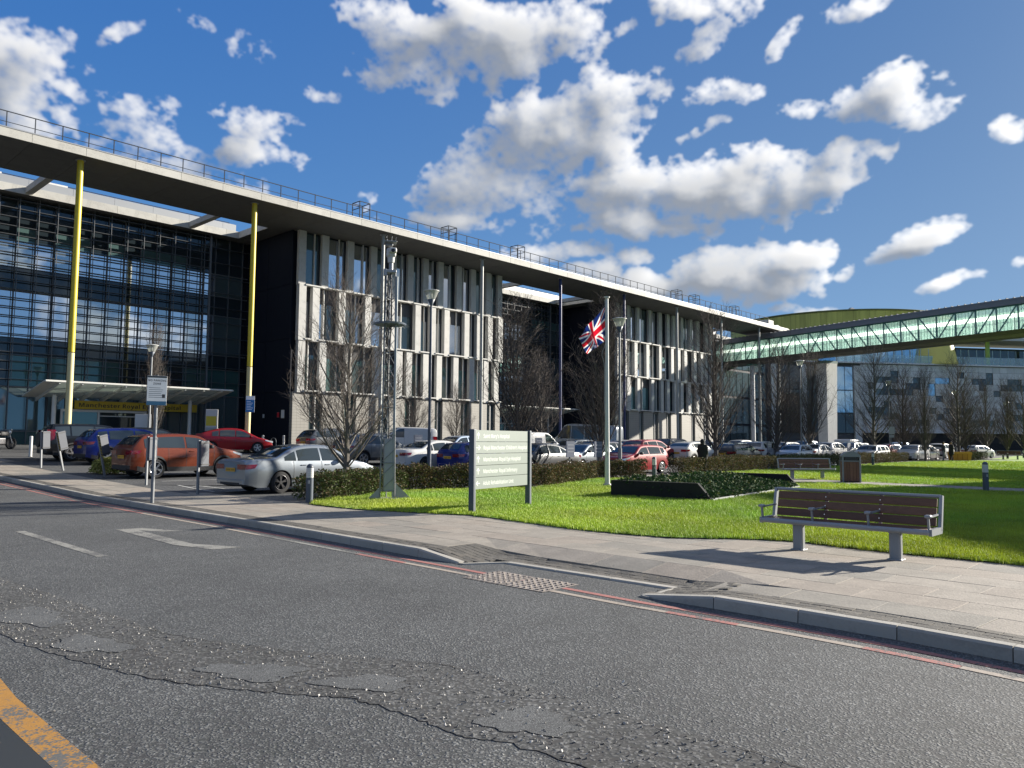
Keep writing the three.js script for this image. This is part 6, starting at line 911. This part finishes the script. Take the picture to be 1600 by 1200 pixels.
  { const [px, pz] = BW(3.2, 1.2), t = thing('notice_board', 'white notice board behind the copper crossover', 'sign', [-21.35, hgt(-21.35, -44.6), -44.6], 0.4); put('board', rbox(0.85, 0.9, 0.05, 0, 1.75, 0, 0.01, 1), M.white, t); for (const s of [-1, 1]) put('leg', cyl(0.03, 0.03, 1.9, 10, s * 0.4, 0.95, -0.02), M.galv, t); }
  for (const [x, y, w, h, c, l] of [[-0.5, 2.45, 0.28, 0.36, [0.55, 0.02, 0.03], 'small red fire notice on the dark flank wall'], [0.15, 2.5, 0.42, 0.6, [0.62, 0.64, 0.64], 'white notice on the dark flank wall beside the red one'], [-2.6, 2.4, 0.25, 0.28, [0.5, 0.53, 0.56], 'small white notice deep on the dark flank wall']]) { const [px, pz] = BW(15.5, -4.6 + x), t = thing('wall_notice', l, 'notice', [px, BASE, pz], PHI - Math.PI / 2); put('plate', rbox(w, h, 0.02, 0, y, 0, 0.004, 1), std(c, 0.5), t); put('frame', [box(w + 0.03, 0.015, 0.025, 0, y + h / 2, 0), box(w + 0.03, 0.015, 0.025, 0, y - h / 2, 0)], M.steelGrey, t); }
  { const [px, pz] = BW(11.6, -1.6), t = thing('cycle_stand', 'steel hoop cycle stands by the dark flank wall', 'cycle stand', [px, hgt(px, pz), pz], PHI); for (let k = 0; k < 3; k++) put('hoop', new THREE.TubeGeometry(new THREE.CatmullRomCurve3([V(k * 0.8, 0, 0.35), V(k * 0.8, 0.6, 0.35), V(k * 0.8, 0.78, 0.2), V(k * 0.8, 0.78, -0.2), V(k * 0.8, 0.6, -0.35), V(k * 0.8, 0, -0.35)]), 24, 0.025, 8), M.galv, t); }
  // ---- motorcycle at the left edge
  { const t = thing('motorcycle', 'dark motorcycle with yellow plate parked on the forecourt at the picture edge', 'motorcycle', [-28.0, hgt(-28.0, -42.2), -42.2], 1.35);
    for (const x of [-0.7, 0.72]) { const w = put('wheel', new THREE.TorusGeometry(0.27, 0.075, 10, 28).translate(x, 0.34, 0), M.tyre, t); put('rim', [cyl(0.2, 0.2, 0.05, 20).rotateX(Math.PI / 2).translate(x, 0.34, 0)], M.rimDark, w); }
    put('frame', [beam(V(-0.7, 0.34, 0.08), V(0, 0.5, 0.08), 0.05, 0.06), beam(V(0.72, 0.34, 0.09), V(0.5, 1.0, 0.06), 0.05, 0.05), beam(V(0.72, 0.34, -0.09), V(0.5, 1.0, -0.06), 0.05, 0.05)], M.steelGrey, t); put('engine', rbox(0.5, 0.4, 0.36, 0.02, 0.45, 0, 0.08, 2), M.rimDark, t); put('tank', rbox(0.55, 0.26, 0.32, 0.18, 0.86, 0, 0.1, 3), M.blackPlastic, t); put('seat', rbox(0.7, 0.1, 0.28, -0.4, 0.84, 0, 0.04, 2), M.blackPlastic, t); put('top_box', rbox(0.4, 0.32, 0.44, -0.78, 1.06, 0, 0.06, 2), M.blackPlastic, t); put('handlebar', bar(V(0.42, 1.08, -0.36), V(0.42, 1.08, 0.36), 0.015, 8), M.steelGrey, t); put('headlamp', new THREE.SphereGeometry(0.1, 14, 10).translate(0.62, 0.95, 0), M.head, t); put('number_plate', new THREE.PlaneGeometry(0.22, 0.17).rotateY(-Math.PI / 2).translate(-1.0, 0.62, 0), M.plateRear, t); put('tail_light', rbox(0.03, 0.06, 0.18, -0.98, 0.8, 0, 0.01, 1), M.tail, t); put('mudguard', rbox(0.3, 0.04, 0.16, -0.86, 0.66, 0, 0.02, 1), M.blackPlastic, t); }
  // ---- raised planter: black walls, bed falling to the lawn
  { const A = [3.09, -23.1], B2 = [5.55, -21.4], C = [10.4, -28], D = [7.95, -29.7], t = thing('raised_planter', 'black walled sloping planter bed filled with green ground cover', 'planter', [A[0], 0.02, A[1]]), P = (p) => [p[0] - A[0], p[1] - A[1]], h = 0.47, wall = phys([0.02, 0.0205, 0.022], { roughness: 0.9, specularIntensity: 0.4, map: TX.concrete });
    const run = (p, q, cut) => { const a = P(p), b = P(q), dx = b[0] - a[0], dz = b[1] - a[1], L = Math.hypot(dx, dz), n = 2; for (let k = 0; k < n; k++) { const s0 = L * k / n * (cut ? 1 : 1) + 0.004, s1 = L * (k + 1) / n - 0.004, ch = cut && k === n - 1; const pts = ch ? [[s0, 0], [s1, 0], [s1 - 0.42, h], [s0, h]] : [[s0, 0], [s1, 0], [s1, h], [s0, h]]; put('wall_block', prism(pts, 0.14).translate(0, 0, -0.14).rotateY(-Math.atan2(dz, dx)).translate(a[0], 0, a[1]), wall, t); } };
    run(A, B2, true); run(D, C, true); run(A, D, false);
    const b = P(B2), c = P(C), d = P(D), soil = quadGeo([0, h - 0.06, 0], [b[0], 0.03, b[1]], [c[0], 0.03, c[1]], [d[0], h - 0.06, d[1]]); put('soil', soil, std([0.05, 0.04, 0.03], 1), t); put('edging_strip', beam(V(b[0], 0.03, b[1]), V(c[0], 0.03, c[1]), 0.05, 0.07), M.steelGrey, t);
    const pts = [], pts2 = []; for (let i = 0; i < 15000; i++) { const u = r(), v = r(), x = lerp(lerp(0, b[0], u), lerp(d[0], c[0], u), v), z = lerp(lerp(0, b[1], u), lerp(d[1], c[1], u), v), y = lerp(h - 0.06, 0.03, u), bump = 0.10 + 0.09 * vnoise(x * 2.2, 3, z * 2.2); (r() < 0.035 && u < 0.5 ? pts2 : pts).push(V(x, y + r() * bump + 0.02, z)); }
    foliage(t, 'ground_cover', pts, 0.075, (q) => { const k = 0.6 + 0.8 * q(); return q() < 0.1 ? [0.12 * k, 0.14 * k, 0.05 * k] : [0.028 * k, 0.062 * k, 0.018 * k]; }, 77); foliage(t, 'flowers', pts2, 0.06, (q) => (q() < 0.5 ? [0.55, 0.5, 0.2] : [0.6, 0.56, 0.52]), 78); }
  // ---- orange grit bin
  { const t = thing('grit_bin', 'orange yellow plastic grit bin near the two people standing', 'bin', [43.3, 0.02, -74.6], 0.1); put('tub', prism([[-0.85, 0], [0.85, 0], [0.95, 0.62], [-0.95, 0.62]], 0.8).translate(0, 0, -0.4), std([0.55, 0.27, 0.03], 0.55), t); put('lid', prism([[-1.0, 0.62], [1.0, 0.62], [0.9, 0.82], [-0.9, 0.82]], 0.9).translate(0, 0, -0.45), std([0.58, 0.30, 0.04], 0.5), t); for (const x of [-0.5, 0, 0.5]) put('rib', box(0.06, 0.56, 0.03, x, 0.32, 0.41), std([0.42, 0.19, 0.02], 0.6), t); }
}

// ---------------------------------------------------------------- people: one continuous body each, meshed from joined tapered limbs
{
  function person(x, z, turn, h, o, label) {
    const k = h / 1.75, J = [], cap = (a, b, r0, r1, c) => J.push([V(...a), V(...b), r0, r1, c]);
    const top = o.top, leg = o.leg, skin = [0.36, 0.21, 0.15], hair = o.hair, shoe = [0.02, 0.02, 0.022];
    for (const s of [-1, 1]) {
      cap([s * 0.10, 0.92, 0], [s * 0.11, 0.50, 0.02], 0.092, 0.062, leg); cap([s * 0.11, 0.50, 0.02], [s * 0.115, 0.09, -0.02], 0.062, 0.045, leg); cap([s * 0.115, 0.045, -0.04], [s * 0.13, 0.035, 0.14], 0.042, 0.036, shoe);
      cap([s * 0.19, 1.42, 0], [s * 0.245, 1.14, -0.03], 0.068, 0.058, top); cap([s * 0.245, 1.14, -0.03], [s * 0.215, 0.90, 0.05], 0.056, 0.046, top); cap([s * 0.215, 0.90, 0.05], [s * 0.19, 0.86, 0.08], 0.042, 0.036, top);
    }
    cap([-0.05, 0.97, 0], [-0.06, 1.36, -0.01], 0.135, 0.14, top); cap([0.05, 0.97, 0], [0.06, 1.36, -0.01], 0.135, 0.14, top); cap([-0.17, 1.43, 0], [0.17, 1.43, 0], 0.07, 0.07, top); if (o.coat) { cap([-0.08, 1.3, 0], [-0.09, 0.66, 0], 0.16, 0.165, top); cap([0.08, 1.3, 0], [0.09, 0.66, 0], 0.16, 0.165, top); }
    cap([0, 1.46, 0], [0, 1.56, 0.01], 0.052, 0.05, o.hood ? top : skin); cap([0, 1.60, 0.015], [0, 1.665, 0.0], 0.082, 0.088, skin); cap([0, 1.585, 0.085], [0, 1.60, 0.10], 0.012, 0.014, skin); for (const s of [-1, 1]) cap([s * 0.085, 1.615, 0], [s * 0.088, 1.635, 0], 0.014, 0.014, skin);
    cap([0, 1.67, -0.03], [0, 1.69, 0.0], 0.095, 0.092, hair); if (o.hood) cap([0, 1.55, -0.04], [0, 1.68, -0.02], 0.105, 0.105, top);
    const N = [44, 104, 36], lo = [-0.42, -0.03, -0.26], st = [0.84 / 43, 1.86 / 103, 0.52 / 35], p = V(0, 0, 0), ab = V(0, 0, 0);
    const d = new Float32Array(N[0] * N[1] * N[2]), who = new Uint8Array(d.length);
    for (let c = 0, i = 0; c < N[2]; c++) for (let b = 0; b < N[1]; b++) for (let a = 0; a < N[0]; a++, i++) {
      p.set(lo[0] + a * st[0], lo[1] + b * st[1], lo[2] + c * st[2]); let s = 0, best = 9;
      for (let q = 0; q < J.length; q++) { const [A, B, r0, r1] = J[q]; ab.subVectors(B, A); const t = clamp((p.x - A.x) * ab.x / ab.lengthSq() + (p.y - A.y) * ab.y / ab.lengthSq() + (p.z - A.z) * ab.z / ab.lengthSq(), 0, 1), e = Math.hypot(p.x - A.x - ab.x * t, p.y - A.y - ab.y * t, p.z - A.z - ab.z * t) - lerp(r0, r1, t); s += Math.exp(-e * 55); if (e < best) { best = e; who[i] = q; } }
      d[i] = -Math.log(s) / 55;
    }
    // surface nets over that field
    const id = new Int32Array(d.length).fill(-1), P = [], C = [], T = [], at = (a, b, c) => (c * N[1] + b) * N[0] + a;
    for (let c = 0; c < N[2] - 1; c++) for (let b = 0; b < N[1] - 1; b++) for (let a = 0; a < N[0] - 1; a++) {
      let n = 0, sx = 0, sy = 0, sz = 0, ins = 0; const v = []; for (let q = 0; q < 8; q++) { const w = d[at(a + (q & 1), b + (q >> 1 & 1), c + (q >> 2))]; v.push(w); if (w < 0) ins++; } if (!ins || ins === 8) continue;
      for (const [q, w] of [[0, 1], [2, 3], [4, 5], [6, 7], [0, 2], [1, 3], [4, 6], [5, 7], [0, 4], [1, 5], [2, 6], [3, 7]]) if (v[q] < 0 !== v[w] < 0) { const t = v[q] / (v[q] - v[w]); n++; sx += lerp(q & 1, w & 1, t); sy += lerp(q >> 1 & 1, w >> 1 & 1, t); sz += lerp(q >> 2, w >> 2, t); }
      id[at(a, b, c)] = P.length / 3; P.push((lo[0] + (a + sx / n) * st[0]) * k, (lo[1] + (b + sy / n) * st[1]) * k, (lo[2] + (c + sz / n) * st[2]) * k); C.push(...J[who[at(a, b, c)]][4]);
    }
    for (let c = 1; c < N[2] - 1; c++) for (let b = 1; b < N[1] - 1; b++) for (let a = 1; a < N[0] - 1; a++) { const s0 = d[at(a, b, c)] < 0; for (const [e, f, g] of [[[1, 0, 0], [0, 1, 0], [0, 0, 1]], [[0, 1, 0], [0, 0, 1], [1, 0, 0]], [[0, 0, 1], [1, 0, 0], [0, 1, 0]]]) { if (s0 === d[at(a + e[0], b + e[1], c + e[2])] < 0) continue; const q = [at(a, b, c), at(a - f[0], b - f[1], c - f[2]), at(a - f[0] - g[0], b - f[1] - g[1], c - f[2] - g[2]), at(a - g[0], b - g[1], c - g[2])].map((m) => id[m]); if (q.some((m) => m < 0)) continue; if (s0) T.push(q[0], q[1], q[2], q[0], q[2], q[3]); else T.push(q[0], q[2], q[1], q[0], q[3], q[2]); } }
    const g = new THREE.BufferGeometry(); g.setAttribute('position', new THREE.Float32BufferAttribute(P, 3)); g.setAttribute('color', new THREE.Float32BufferAttribute(C, 3)); g.setIndex(T); g.computeVertexNormals();
    const t = thing('person', label, 'person', [x, hgt(x, z) + 0.01, z], turn, 'people walking and standing outside'); mesh('body', g, std(0xffffff, 0.85, 0, { vertexColors: true }), t);
  }
  const black = [0.008, 0.008, 0.009];
  person(10.05, -40.6, 2.6, 1.74, { top: black, leg: black, hair: black, coat: true, hood: true }, 'person in a long black hooded coat walking behind the hedge');
  person(40.5, -72.4, 1.3, 1.78, { top: [0.03, 0.032, 0.04], leg: [0.16, 0.17, 0.2], hair: [0.02, 0.018, 0.016] }, 'person in dark jacket and pale trousers standing near the orange bin');
  person(41.35, -72.6, -1.5, 1.8, { top: [0.012, 0.012, 0.014], leg: [0.012, 0.012, 0.016], hair: [0.03, 0.025, 0.02], coat: true }, 'person all in black standing near the orange bin');
  const [qx, qz] = BW(43.6, -4.5); person(qx, qz, 0.4, 1.7, { top: [0.02, 0.02, 0.022], leg: [0.015, 0.015, 0.02], hair: black }, 'person in dark clothes at the second entrance canopy');
}
scene.traverse((o) => { if (o.isMesh) { o.castShadow = true; o.receiveShadow = true; } });
renderer.render(scene, camera);
